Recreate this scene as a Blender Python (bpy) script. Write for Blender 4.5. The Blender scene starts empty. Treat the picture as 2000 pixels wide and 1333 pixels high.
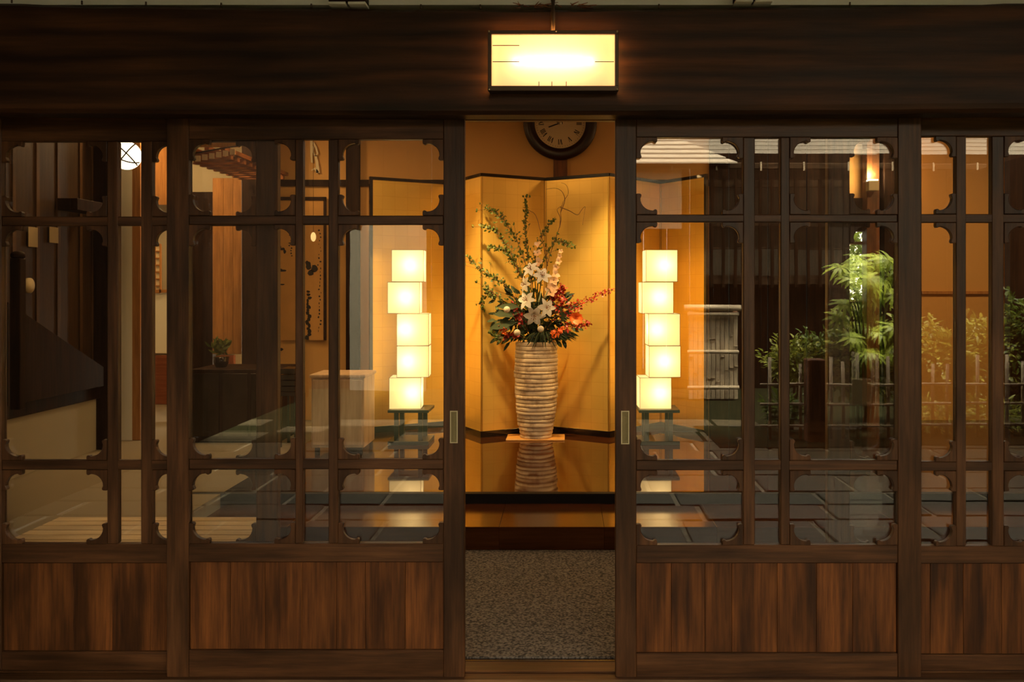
import bpy, bmesh, math, random
from mathutils import Vector, Matrix
R = random.Random(7)
C = bpy.context.scene.collection
sc = bpy.context.scene
PI = math.pi

# ------------------------------------------------------------------ camera, world, exposure
F = 1700.0            # focal length in pixels of the 2000 x 1333 frame
VX, VY = 1103.0, 565.0  # where lines square to the doors vanish
CH = 1.38             # camera height above the hall floor
cam_d = bpy.data.cameras.new('camera'); cam = bpy.data.objects.new('camera', cam_d); C.objects.link(cam)
cam_d.sensor_width = 36.0; cam_d.lens = F / 2000 * 36
cam_d.shift_x = -(VX - 1000) / 2000; cam_d.shift_y = -(666.5 - VY) / 2000
cam_d.clip_start = 0.05; cam_d.clip_end = 200
cam.location = (0, 0, CH); cam.rotation_euler = (PI/2, 0, 0)
sc.camera = cam

w = bpy.data.worlds.new('overcast_sky'); sc.world = w; w.use_nodes = True
nt = w.node_tree; nt.nodes.clear()
tc = nt.nodes.new('ShaderNodeTexCoord'); sx = nt.nodes.new('ShaderNodeSeparateXYZ'); rmp = nt.nodes.new('ShaderNodeValToRGB')
nt.links.new(tc.outputs['Generated'], sx.inputs[0]); nt.links.new(sx.outputs['Z'], rmp.inputs[0])
rmp.color_ramp.elements[0].position = 0.0; rmp.color_ramp.elements[0].color = (.72, .62, .44, 1)
rmp.color_ramp.elements[1].position = 1.0; rmp.color_ramp.elements[1].color = (1.0, .90, .70, 1)
bg = nt.nodes.new('ShaderNodeBackground'); bg.inputs['Strength'].default_value = 9.5
nt.links.new(rmp.outputs[0], bg.inputs[0])
ow = nt.nodes.new('ShaderNodeOutputWorld'); nt.links.new(bg.outputs[0], ow.inputs[0])

def lamp(name, kind, loc, power, col, radius=.05, rot=None, spot=None, size=None, size_y=None, parent=None):
    l = bpy.data.lights.new(name, kind); l.energy = power; l.color = col
    if kind in ('POINT', 'SPOT'): l.shadow_soft_size = radius
    if kind == 'SPOT': l.spot_size = spot; l.spot_blend = .6
    if kind == 'AREA':
        l.shape = 'RECTANGLE'; l.size = size; l.size_y = size_y or size
    o = bpy.data.objects.new(name, l); C.objects.link(o)
    if rot: o.rotation_euler = rot
    if parent: o.parent = parent; o.location = Vector(loc) - parent.location
    else: o.location = loc
    return o
# hazy sun from the front right of the courtyard, over the gatehouse roof
sl = lamp('sun', 'SUN', (4, 4, 9), 20.0, (1.0, .90, .68)); sl.data.angle = math.radians(14)
sl.rotation_euler = Vector((-.25,-.22,-.94)).to_track_quat('-Z','Y').to_euler()

vs = sc.view_settings
vs.view_transform = 'Standard'; vs.look = 'None'; vs.exposure = 0.12; vs.gamma = 1.0; vs.use_curve_mapping = False
sc.cycles.transparent_max_bounces = 24; sc.cycles.max_bounces = 8
sc.cycles.sample_clamp_indirect = 6.0

# ------------------------------------------------------------------ helpers
def P(px, py, z):                 # the point seen at pixel (px, py) at depth z
    return Vector(((px - VX) * z / F, z, CH + (VY - py) * z / F))
MIR = 3.125                       # depth of the panes; the courtyard is behind the camera and mirrored in them
def Q(px, py, zv):                # a point of the courtyard whose mirror image lies at that pixel and virtual depth
    return Vector(((px - VX) * zv / F, 2 * MIR - zv, CH + (VY - py) * zv / F))
def X_(px, z): return (px - VX) * z / F
def Z_(py, z): return CH + (VY - py) * z / F

class MB:
    def __init__(s): s.v = []; s.f = []; s.sm = []
    def add(s, vs_, fs, smooth=False):
        n = len(s.v); s.v += [tuple(p) for p in vs_]
        for f in fs: s.f.append(tuple(i + n for i in f)); s.sm.append(smooth)
        return s
    def box(s, x0, x1, y0, y1, z0, z1, M=None):
        if x0 > x1: x0, x1 = x1, x0
        if y0 > y1: y0, y1 = y1, y0
        if z0 > z1: z0, z1 = z1, z0
        vs_ = [Vector(p) for p in ((x0,y0,z0),(x1,y0,z0),(x1,y1,z0),(x0,y1,z0),(x0,y0,z1),(x1,y0,z1),(x1,y1,z1),(x0,y1,z1))]
        if M: vs_ = [M @ p for p in vs_]
        return s.add(vs_, [(0,3,2,1),(4,5,6,7),(0,1,5,4),(1,2,6,5),(2,3,7,6),(3,0,4,7)])
    def prism(s, pts, y0, y1):    # pts (x, z) counter-clockwise seen from -y
        n = len(pts)
        vs_ = [(x, y0, z) for x, z in pts] + [(x, y1, z) for x, z in pts]
        fs = [tuple(range(n)), tuple(range(2*n-1, n-1, -1))]
        fs += [(i, i+n, (i+1) % n + n, (i+1) % n) for i in range(n)]
        return s.add(vs_, fs)
    def tube(s, pts, r, n=6, r1=None):
        pts = [Vector(p) for p in pts]; m = len(pts)
        if r1 is None: r1 = r
        vs_ = []
        for i, p in enumerate(pts):
            t = (pts[min(i+1, m-1)] - pts[max(i-1, 0)])
            t = t.normalized() if t.length > 1e-9 else Vector((0,0,1))
            a = t.cross(Vector((0,0,1)) if abs(t.z) < .9 else Vector((1,0,0))).normalized(); b = t.cross(a)
            rr = r + (r1 - r) * i / max(1, m-1)
            for k in range(n):
                an = 2*PI*k/n; vs_.append(p + a*(math.cos(an)*rr) + b*(math.sin(an)*rr))
        fs = [(i*n+k, i*n+(k+1) % n, (i+1)*n+(k+1) % n, (i+1)*n+k) for i in range(m-1) for k in range(n)]
        fs += [tuple(range(n-1, -1, -1)), tuple(range((m-1)*n, m*n))]
        return s.add(vs_, fs, True)
    def lathe(s, prof, c, n=32, jit=None):   # prof (r, z)
        vs_ = []; m = len(prof)
        for i, (r, z) in enumerate(prof):
            for k in range(n):
                a = 2*PI*k/n; q = r * (1 + (jit(i, a) if jit else 0))
                vs_.append((c[0]+math.cos(a)*q, c[1]+math.sin(a)*q, c[2]+z))
        fs = [(i*n+k, i*n+(k+1) % n, (i+1)*n+(k+1) % n, (i+1)*n+k) for i in range(m-1) for k in range(n)]
        fs += [tuple(range(n-1, -1, -1)), tuple(range((m-1)*n, m*n))]
        return s.add(vs_, fs, True)
    def ball(s, c, r, nu=16, nv=10, sc_=(1,1,1)):
        prof = [(max(1e-4, r*math.sin(PI*j/nv)), -r*math.cos(PI*j/nv)*sc_[2]) for j in range(nv+1)]
        return s.lathe(prof, c, nu)
    def leaf(s, p, d, up, L, W, bend=.25):   # pointed oval leaf, 2 halves
        d = d.normalized(); sd = d.cross(up)
        sd = sd.normalized() if sd.length > 1e-6 else Vector((1,0,0)); nn = sd.cross(d)
        pts = [p, p + d*L*.35 + sd*W/2 + nn*W*.15, p + d*L*.75 + sd*W*.38 - nn*L*bend*.4, p + d*L - nn*L*bend,
               p + d*L*.75 - sd*W*.38 - nn*L*bend*.4, p + d*L*.35 - sd*W/2 + nn*W*.15, p + d*L*.5]
        return s.add(pts, [(0,1,2,6),(6,2,3),(0,6,4,5),(6,3,4)], True)
    def build(s, name, mat, parent=None, bevel=0, loc=None, org=None):
        me = bpy.data.meshes.new(name)
        o0 = Vector((0,0,0))
        if org is not None: o0 = Vector(org)
        elif parent is not None: o0 = gpos(parent)
        me.from_pydata([Vector(p) - o0 for p in s.v], [], s.f); me.validate()
        for i, pl in enumerate(me.polygons):
            if i < len(s.sm): pl.use_smooth = s.sm[i]
        if bevel:
            bm = bmesh.new(); bm.from_mesh(me)
            es = [e for e in bm.edges if len(e.link_faces) == 2 and e.calc_face_angle(0) > .6]
            bmesh.ops.bevel(bm, geom=es, offset=bevel, segments=1, affect='EDGES', clamp_overlap=True)
            bm.to_mesh(me); bm.free()
        if mat: me.materials.append(mat)
        o = bpy.data.objects.new(name, me); C.objects.link(o)
        if parent is not None:
            o.parent = parent; o.location = o0 - gpos(parent) if org is not None else (0,0,0)
        elif org is not None: o.location = o0
        return o
def gpos(o):
    p = o.location.copy()
    while o.parent is not None: o = o.parent; p = p + o.location
    return p
def tag(o, label=None, cat=None, group=None, kind=None):
    if label: o['label'] = label
    if cat: o['category'] = cat
    if group: o['group'] = group
    if kind: o['kind'] = kind
    return o
def thing(name, loc, label, cat, group=None):
    o = bpy.data.objects.new(name, None); o.empty_display_size = .05; C.objects.link(o); o.location = loc
    return tag(o, label, cat, group)
def struct(name, mb, mat, bevel=0, parent=None):
    o = mb.build(name, mat, parent, bevel)
    if parent is None: o['kind'] = 'structure'
    return o
def sroot(name, loc=(0,0,0)):
    o = bpy.data.objects.new(name, None); o.empty_display_size = .05; C.objects.link(o); o.location = loc; o['kind'] = 'structure'
    return o
def inst(o, loc, parent=None, rot=None):
    c = o.copy(); C.objects.link(c); c.location = loc
    if parent is not None: c.parent = parent
    if rot: c.rotation_euler = rot
    return c

# ------------------------------------------------------------------ materials
def newmat(name):
    m = bpy.data.materials.new(name); m.use_nodes = True
    n = m.node_tree; b = n.nodes['Principled BSDF']
    return m, n, b
def plain(name, col, rough=.6, metal=0, emit=None, es=1, noise=0, nscale=8, bump=0, spec=.5, coat=0):
    m, n, b = newmat(name)
    b.inputs['Base Color'].default_value = (*col, 1); b.inputs['Roughness'].default_value = rough
    b.inputs['Metallic'].default_value = metal; b.inputs['Specular IOR Level'].default_value = spec
    b.inputs['Coat Weight'].default_value = coat
    if emit: b.inputs['Emission Color'].default_value = (*emit, 1); b.inputs['Emission Strength'].default_value = es
    if noise or bump:
        t = n.nodes.new('ShaderNodeTexCoord'); nz = n.nodes.new('ShaderNodeTexNoise')
        nz.inputs['Scale'].default_value = nscale; nz.inputs['Detail'].default_value = 6
        n.links.new(t.outputs['Object'], nz.inputs['Vector'])
        if noise:
            mx = n.nodes.new('ShaderNodeMix'); mx.data_type = 'RGBA'
            mx.inputs['A'].default_value = (*[c*(1-noise) for c in col], 1); mx.inputs['B'].default_value = (*[min(1, c*(1+noise)) for c in col], 1)
            n.links.new(nz.outputs['Fac'], mx.inputs['Factor']); n.links.new(mx.outputs['Result'], b.inputs['Base Color'])
        if bump:
            bp = n.nodes.new('ShaderNodeBump'); bp.inputs['Strength'].default_value = bump; bp.inputs['Distance'].default_value = .01
            n.links.new(nz.outputs['Fac'], bp.inputs['Height']); n.links.new(bp.outputs[0], b.inputs['Normal'])
    return m
def wood(name, c0, c1, axis='Z', scale=1.0, rough=(.35, .6), bump=.25, patch=.5, rings=0, coat=0, fine=1.0, spec=.3):
    """grain along the axis; patch = worn lighter and darker patches"""
    m, n, b = newmat(name)
    N = n.nodes.new; L = n.links.new
    t = N('ShaderNodeTexCoord'); oi = N('ShaderNodeObjectInfo')
    ad = N('ShaderNodeVectorMath'); ad.operation = 'ADD'
    ml = N('ShaderNodeVectorMath'); ml.operation = 'SCALE'; ml.inputs['Scale'].default_value = 37.0
    cb = N('ShaderNodeCombineXYZ')
    for i in range(3): L(oi.outputs['Random'], cb.inputs[i])
    L(cb.outputs[0], ml.inputs[0]); L(t.outputs['Object'], ad.inputs[0]); L(ml.outputs[0], ad.inputs[1])
    def mapped(sl_, st):
        mp = N('ShaderNodeMapping'); L(ad.outputs[0], mp.inputs['Vector'])
        v = [st]*3; v['XYZ'.index(axis)] = sl_; mp.inputs['Scale'].default_value = v
        return mp.outputs[0]
    g = N('ShaderNodeTexNoise'); g.inputs['Scale'].default_value = scale; g.inputs['Detail'].default_value = 8; g.inputs['Roughness'].default_value = .65
    L(mapped(3, 60*fine), g.inputs['Vector'])
    pt = N('ShaderNodeTexNoise'); pt.inputs['Scale'].default_value = scale; pt.inputs['Detail'].default_value = 3
    L(mapped(2.2, 11), pt.inputs['Vector'])
    src = g.outputs['Fac']
    if rings:
        wv = N('ShaderNodeTexWave'); wv.wave_type = 'BANDS'; wv.bands_direction = 'Z' if axis == 'X' else 'X'
        wv.inputs['Scale'].default_value = rings; wv.inputs['Distortion'].default_value = 9; wv.inputs['Detail'].default_value = 3
        wv.inputs['Detail Scale'].default_value = .9; wv.inputs['Detail Roughness'].default_value = .45
        L(mapped(.16, 1.0), wv.inputs['Vector'])
        mm = N('ShaderNodeMix'); mm.inputs['Factor'].default_value = .28
        L(g.outputs['Fac'], mm.inputs['A']); L(wv.outputs['Fac'], mm.inputs['B']); src = mm.outputs['Result']
    cr = N('ShaderNodeMapRange'); cr.inputs['From Min'].default_value = .3; cr.inputs['From Max'].default_value = .72; L(src, cr.inputs['Value'])
    mx = N('ShaderNodeMix'); mx.data_type = 'RGBA'; mx.inputs['A'].default_value = (*c0, 1); mx.inputs['B'].default_value = (*c1, 1)
    L(cr.outputs[0], mx.inputs['Factor'])
    pr = N('ShaderNodeMapRange'); pr.inputs['From Min'].default_value = .35; pr.inputs['From Max'].default_value = .68
    pr.inputs['To Min'].default_value = 1 - patch; pr.inputs['To Max'].default_value = 1 + patch; L(pt.outputs['Fac'], pr.inputs['Value'])
    vm = N('ShaderNodeVectorMath'); vm.operation = 'SCALE'; L(mx.outputs['Result'], vm.inputs[0]); L(pr.outputs[0], vm.inputs['Scale'])
    L(vm.outputs[0], b.inputs['Base Color'])
    rr = N('ShaderNodeMapRange'); rr.inputs['To Min'].default_value = rough[0]; rr.inputs['To Max'].default_value = rough[1]
    L(pt.outputs['Fac'], rr.inputs['Value']); L(rr.outputs[0], b.inputs['Roughness'])
    bp = N('ShaderNodeBump'); bp.inputs['Strength'].default_value = bump; bp.inputs['Distance'].default_value = .004
    L(src, bp.inputs['Height']); L(bp.outputs[0], b.inputs['Normal'])
    b.inputs['Coat Weight'].default_value = coat; b.inputs['Coat Roughness'].default_value = .08; b.inputs['Specular IOR Level'].default_value = spec
    return m
M = {}
M['beam'] = wood('old_beam_wood', (.018,.006,.0018), (.062,.022,.006), 'X', 1, (.4,.7), .35, .4, rings=4.0)
M['frame_v'] = wood('dark_frame_wood_upright', (.032,.012,.004), (.105,.042,.014), 'Z', 1, (.3,.55), .3, .45)
M['frame_h'] = wood('dark_frame_wood_level', (.032,.012,.004), (.105,.042,.014), 'X', 1, (.3,.55), .3, .45)
M['board'] = wood('panel_board_wood', (.040,.012,.0025), (.17,.055,.011), 'Z', 1, (.4,.6), .3, .6)
M['sill'] = wood('worn_sill_wood', (.10,.055,.028), (.28,.18,.10), 'X', 1, (.5,.7), .4, .4)
M['lacquer'] = plain('black_lacquer', (.006,.004,.004), .18, coat=.4)
M['post'] = wood('hall_post_wood', (.012,.006,.004), (.030,.013,.007), 'Z', 1, (.5,.7), .2, .3, spec=.1)
M['rail'] = wood('hall_rail_wood', (.012,.006,.004), (.030,.013,.007), 'X', 1, (.5,.7), .2, .3, spec=.1)
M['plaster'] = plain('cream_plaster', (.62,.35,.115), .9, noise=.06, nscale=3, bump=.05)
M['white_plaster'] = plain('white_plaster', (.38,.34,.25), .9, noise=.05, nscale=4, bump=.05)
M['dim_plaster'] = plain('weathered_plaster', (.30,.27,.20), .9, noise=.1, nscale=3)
M['out_plaster'] = plain('eave_plaster', (.70,.70,.60), .9, noise=.08, nscale=4)
M['riser'] = plain('black_riser', (.006,.003,.002), .6, spec=.15)
M['brass'] = plain('brushed_pull_metal', (.62,.55,.38), .32, 1)
M['cup'] = plain('shaded_pull_metal', (.26,.22,.13), .25, 1)  # darker copy of the pull metal, recess shade put into its colour
M['iron'] = plain('fixture_iron', (.09,.06,.04), .45, .8)
M['orange_wood'] = wood('warm_plank_wood', (.30,.13,.035), (.48,.23,.075), 'Z', 1, (.4,.6), .2, .2)
M['light_wood'] = wood('pale_bench_wood', (.50,.36,.19), (.72,.56,.34), 'X', 1, (.45,.65), .2, .2)
M['pale_box'] = wood('pale_chest_wood', (.60,.42,.26), (.75,.56,.38), 'Z', 1, (.45,.65), .15, .15)
M['platform'] = wood('polished_platform_wood', (.030,.009,.003), (.062,.019,.006), 'X', .7, (.03,.05), .0, .3, spec=.55)
M['platform'].node_tree.nodes['Principled BSDF'].inputs['Specular Tint'].default_value = (.80, .36, .14, 1)
M['step'] = wood('polished_step_wood', (.030,.009,.003), (.062,.019,.006), 'X', .7, (.10,.22), .0, .3, spec=.5)
M['step'].node_tree.nodes['Principled BSDF'].inputs['Specular Tint'].default_value = (.9, .42, .18, 1)
M['mat'] = plain('speckled_mat', (.092,.080,.068), .95, noise=.85, nscale=100, bump=.8)
for nd in M['mat'].node_tree.nodes:
    if nd.type == 'MIX':
        lk = nd.inputs['Factor'].links[0]; mr_ = M['mat'].node_tree.nodes.new('ShaderNodeMapRange'); mr_.inputs['From Min'].default_value = .38; mr_.inputs['From Max'].default_value = .62
        src_ = lk.from_socket; M['mat'].node_tree.links.new(src_, mr_.inputs['Value']); M['mat'].node_tree.links.new(mr_.outputs[0], nd.inputs['Factor'])
M['floor_dark'] = wood('dark_floorboard', (.020,.010,.006), (.055,.028,.015), 'Y', 1, (.12,.22), .05, .3, coat=.3)
M['tatami'] = plain('pale_floor', (.20,.165,.11), .7, noise=.08, nscale=5)
M['paper'] = plain('aged_paper', (.55,.29,.08), .8, noise=.18, nscale=7)
M['ink'] = plain('black_ink', (.01,.008,.006), .6)
M['pale_ink'] = plain('pale_lettering', (.72,.62,.42), .7)
M['shoji'] = plain('shoji_paper', (.72,.62,.42), .9)
M['red_wood'] = wood('reddish_skirting', (.16,.045,.02), (.24,.08,.035), 'X', 1, (.4,.6), .1, .2)
# glass: thin clear pane, Fresnel reflection, slightly wavy old sheet
def glass():
    m = bpy.data.materials.new('old_window_glass'); m.use_nodes = True; n = m.node_tree; n.nodes.clear()
    N = n.nodes.new; L = n.links.new
    o = N('ShaderNodeOutputMaterial'); mx = N('ShaderNodeMixShader'); tr = N('ShaderNodeBsdfTransparent'); gl = N('ShaderNodeBsdfGlossy')
    tr.inputs[0].default_value = (.955,.96,.945,1); gl.inputs['Roughness'].default_value = 0.0
    fr = N('ShaderNodeFresnel'); fr.inputs['IOR'].default_value = 1.75
    t = N('ShaderNodeTexCoord'); oi = N('ShaderNodeObjectInfo'); nz = N('ShaderNodeTexNoise'); nz.noise_dimensions = '4D'
    nz.inputs['Scale'].default_value = 2.2; nz.inputs['Detail'].default_value = 1.0
    ml = N('ShaderNodeMath'); ml.operation = 'MULTIPLY'; ml.inputs[1].default_value = 20
    L(oi.outputs['Random'], ml.inputs[0]); L(ml.outputs[0], nz.inputs['W']); L(t.outputs['Object'], nz.inputs['Vector'])
    bp = N('ShaderNodeBump'); bp.inputs['Strength'].default_value = .032; bp.inputs['Distance'].default_value = .01
    L(nz.outputs['Fac'], bp.inputs['Height']); L(bp.outputs[0], gl.inputs['Normal'])
    L(fr.outputs[0], mx.inputs[0]); L(tr.outputs[0], mx.inputs[1]); L(gl.outputs[0], mx.inputs[2]); L(mx.outputs[0], o.inputs[0])
    return m
M['glass'] = glass()
def gold():
    m, n, b = newmat('gold_leaf_squares'); N = n.nodes.new; L = n.links.new
    b.inputs['Metallic'].default_value = .62
    t = N('ShaderNodeTexCoord'); mp = N('ShaderNodeMapping'); L(t.outputs['Object'], mp.inputs[0]); mp.inputs['Rotation'].default_value = (PI/2, 0, 0)
    br = N('ShaderNodeTexBrick'); br.offset = 0; br.inputs['Scale'].default_value = 1
    br.inputs['Brick Width'].default_value = .11; br.inputs['Row Height'].default_value = .11; br.inputs['Mortar Size'].default_value = .0012
    br.inputs['Color1'].default_value = (.90,.58,.125,1); br.inputs['Color2'].default_value = (.95,.62,.14,1); br.inputs['Mortar'].default_value = (.80,.46,.09,1)
    L(mp.outputs[0], br.inputs[0])
    nz = N('ShaderNodeTexNoise'); nz.inputs['Scale'].default_value = 9; nz.inputs['Detail'].default_value = 5; L(t.outputs['Object'], nz.inputs[0])
    rr = N('ShaderNodeMapRange'); rr.inputs['To Min'].default_value = .27; rr.inputs['To Max'].default_value = .42; L(nz.outputs['Fac'], rr.inputs['Value'])
    L(br.outputs['Color'], b.inputs['Base Color']); L(rr.outputs[0], b.inputs['Roughness'])
    return m
M['gold'] = gold()
M['line'] = plain('dark_border_line', (.12,.05,.01), .5)
M['gold_rim'] = plain('gilt_rim', (.80,.50,.12), .35, 1)
def shade(name, col, base, trans):
    m = bpy.data.materials.new(name); m.use_nodes = True; n = m.node_tree; n.nodes.clear(); N = n.nodes.new; L = n.links.new
    o = N('ShaderNodeOutputMaterial'); a = N('ShaderNodeAddShader'); e = N('ShaderNodeEmission'); t = N('ShaderNodeBsdfTranslucent')
    e.inputs[0].default_value = (*col, 1); e.inputs[1].default_value = base; t.inputs[0].default_value = (*trans, 1)
    L(e.outputs[0], a.inputs[0]); L(t.outputs[0], a.inputs[1]); L(a.outputs[0], o.inputs[0])
    return m
M['lantern'] = shade('lit_lantern_paper', (1.0,.70,.28), .55, (.75,.68,.50))
M['diffuser'] = shade('lit_milk_glass', (1.0,.60,.24), .30, (.8,.66,.56))
M['side'] = shade('added_side_glow', (1.0,.58,.20), 4.0, (.5,.3,.1))  # glow for added lamp sides that spill light onto the beam
M['globe'] = shade('lit_white_globe', (1.0,.86,.58), 3.2, (.5,.5,.5))
def leafmat(name, c0, c1, tr=.35, rough=.45):
    m, n, b = newmat(name); N = n.nodes.new; L = n.links.new
    g = N('ShaderNodeNewGeometry'); mx = N('ShaderNodeMix'); mx.data_type = 'RGBA'
    mx.inputs['A'].default_value = (*c0, 1); mx.inputs['B'].default_value = (*c1, 1)
    L(g.outputs['Random Per Island'], mx.inputs['Factor']); L(mx.outputs['Result'], b.inputs['Base Color']); b.inputs['Roughness'].default_value = rough
    t = N('ShaderNodeBsdfTranslucent'); ms = N('ShaderNodeMixShader'); ms.inputs[0].default_value = tr
    L(mx.outputs['Result'], t.inputs[0]); L(b.outputs[0], ms.inputs[1]); L(t.outputs[0], ms.inputs[2])
    L(ms.outputs[0], n.nodes['Material Output'].inputs[0])
    return m
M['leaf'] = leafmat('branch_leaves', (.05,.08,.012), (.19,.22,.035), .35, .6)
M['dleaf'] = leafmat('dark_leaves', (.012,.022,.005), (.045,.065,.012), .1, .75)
M['petal'] = leafmat('white_petals', (.78,.72,.58), (.86,.82,.72), .25)
M['peach'] = leafmat('peach_petals', (.80,.42,.18), (.86,.60,.36), .25)
M['red'] = leafmat('red_petals', (.28,.012,.008), (.50,.04,.015), .15)
M['orange'] = leafmat('orange_petals', (.85,.14,.02), (.95,.24,.04), .2)
M['stem'] = plain('brown_twig', (.16,.06,.02), .6)
M['gstem'] = plain('green_stem', (.10,.14,.03), .6)
M['bush'] = leafmat('shrub_leaves', (.12,.17,.02), (.46,.46,.08), .35)
M['bush_dark'] = leafmat('evergreen_leaves', (.05,.09,.015), (.18,.24,.04), .3)
M['fern'] = leafmat('young_leaves', (.22,.30,.03), (.58,.70,.08), .35)
M['bamboo'] = wood('split_bamboo', (.40,.31,.20), (.62,.50,.34), 'Z', 1, (.4,.6), .2, .25)
M['bamboo_h'] = wood('bamboo_pole', (.42,.33,.21), (.64,.52,.36), 'X', 1, (.4,.6), .2, .25)
M['gate_wood'] = wood('weathered_gate_wood', (.010,.005,.0025), (.030,.014,.006), 'Z', 1, (.7,.9), .3, .4, spec=.05)
M['gate_wood_h'] = wood('weathered_gate_beam', (.035,.020,.011), (.08,.048,.026), 'X', 1, (.7,.9), .3, .4, spec=.05)
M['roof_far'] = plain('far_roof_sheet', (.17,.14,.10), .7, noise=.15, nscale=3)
M['roof'] = plain('pale_roof_sheet', (.42,.35,.26), .7, noise=.15, nscale=3)
M['post_out'] = wood('fence_post_wood', (.10,.035,.015), (.22,.09,.04), 'Z', 1, (.6,.8), .3, .4)
M['slate'] = plain('slate_paving', (.095,.076,.042), .45, noise=.5, nscale=3, bump=.15, spec=.3)
M['joint'] = plain('pale_mortar', (.42,.37,.26), .8, noise=.3, nscale=10)
M['soil'] = plain('garden_soil', (.018,.018,.007), .9, noise=.6, nscale=12, bump=.5, spec=.05)
M['ceramic'] = None

# ------------------------------------------------------------------ SETTING: front wall, beam, sill
FD = 3.10   # front of the near pair of doors
BD = 3.155  # front of the far pair
mb = MB()   # lintel beam: hand-hewn, very slightly uneven top and bottom edge
nseg = 60
pts_t, pts_b = [], []
for i in range(nseg+1):
    px = -260 + i*(2520)/nseg; u = (px-1000)/1000
    top = 15.5 - 13*u*u*.9 + R.uniform(-1.2, 1.2); bot = 222.5 - 4.5*u*u + R.uniform(-.5, .5)
    pts_t.append((X_(px, 2.98), Z_(top, 2.98))); pts_b.append((X_(px, 2.98), Z_(bot, 2.98)))
rows = []
for (xt, zt), (xb, zb) in zip(pts_t, pts_b):
    rows.append([(xt, 3.20, zt+.01), (xt, 3.0, zt), (xt, 2.985, zt-.012), (xb, 2.98, zb+.03), (xb, 2.985, zb+.012), (xb, 3.0, zb), (xb, 3.085, zb+.001), (xb, 3.085, zb+.03), (xb, 3.20, zb+.03)])
nr = len(rows[0]); vs_ = [p for r in rows for p in r]
fs = [(i*nr+k, i*nr+(k+1) % nr, (i+1)*nr+(k+1) % nr, (i+1)*nr+k) for i in range(nseg) for k in range(nr)]
fs += [tuple(range(nr-1, -1, -1)), tuple(range(nseg*nr, (nseg+1)*nr))]
mb.add(vs_, fs)
struct('trim_1', mb, M['beam'])
# inner head track behind the beam, grooves for the doors
struct('trim_2', MB().box(-2.6, 2.6, 3.205, 3.235, Z_(235, 3.2), 2.35), M['frame_h'], .002)
# sill: outer ledge, threshold with rails
struct('trim_3', MB().box(-2.6, 2.6, 2.96, 3.06, -.06, Z_(1327.5, 3.06)), M['sill'], .004)
struct('trim_4', MB().box(-2.6, 2.6, 3.06, 3.23, -.06, -.002).box(-2.6, 2.6, 3.13, 3.142, -.002, .004), M['frame_h'], .0015)
# plaster over the beam
struct('wall_front', MB().box(-6.2, 6.2, 3.03, 3.20, 2.37, 3.2).box(-6.2, -2.62, 3.05, 3.2, -.06, 2.37).box(2.62, 6.2, 3.05, 3.2, -.06, 2.37), M['out_plaster'])
struct('wall_front_posts', MB().box(-2.62, -2.42, 2.99, 3.24, -.06, 2.37).box(2.42, 2.62, 2.99, 3.24, -.06, 2.37), M['frame_v'], .006).name = 'trim_5'

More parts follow.
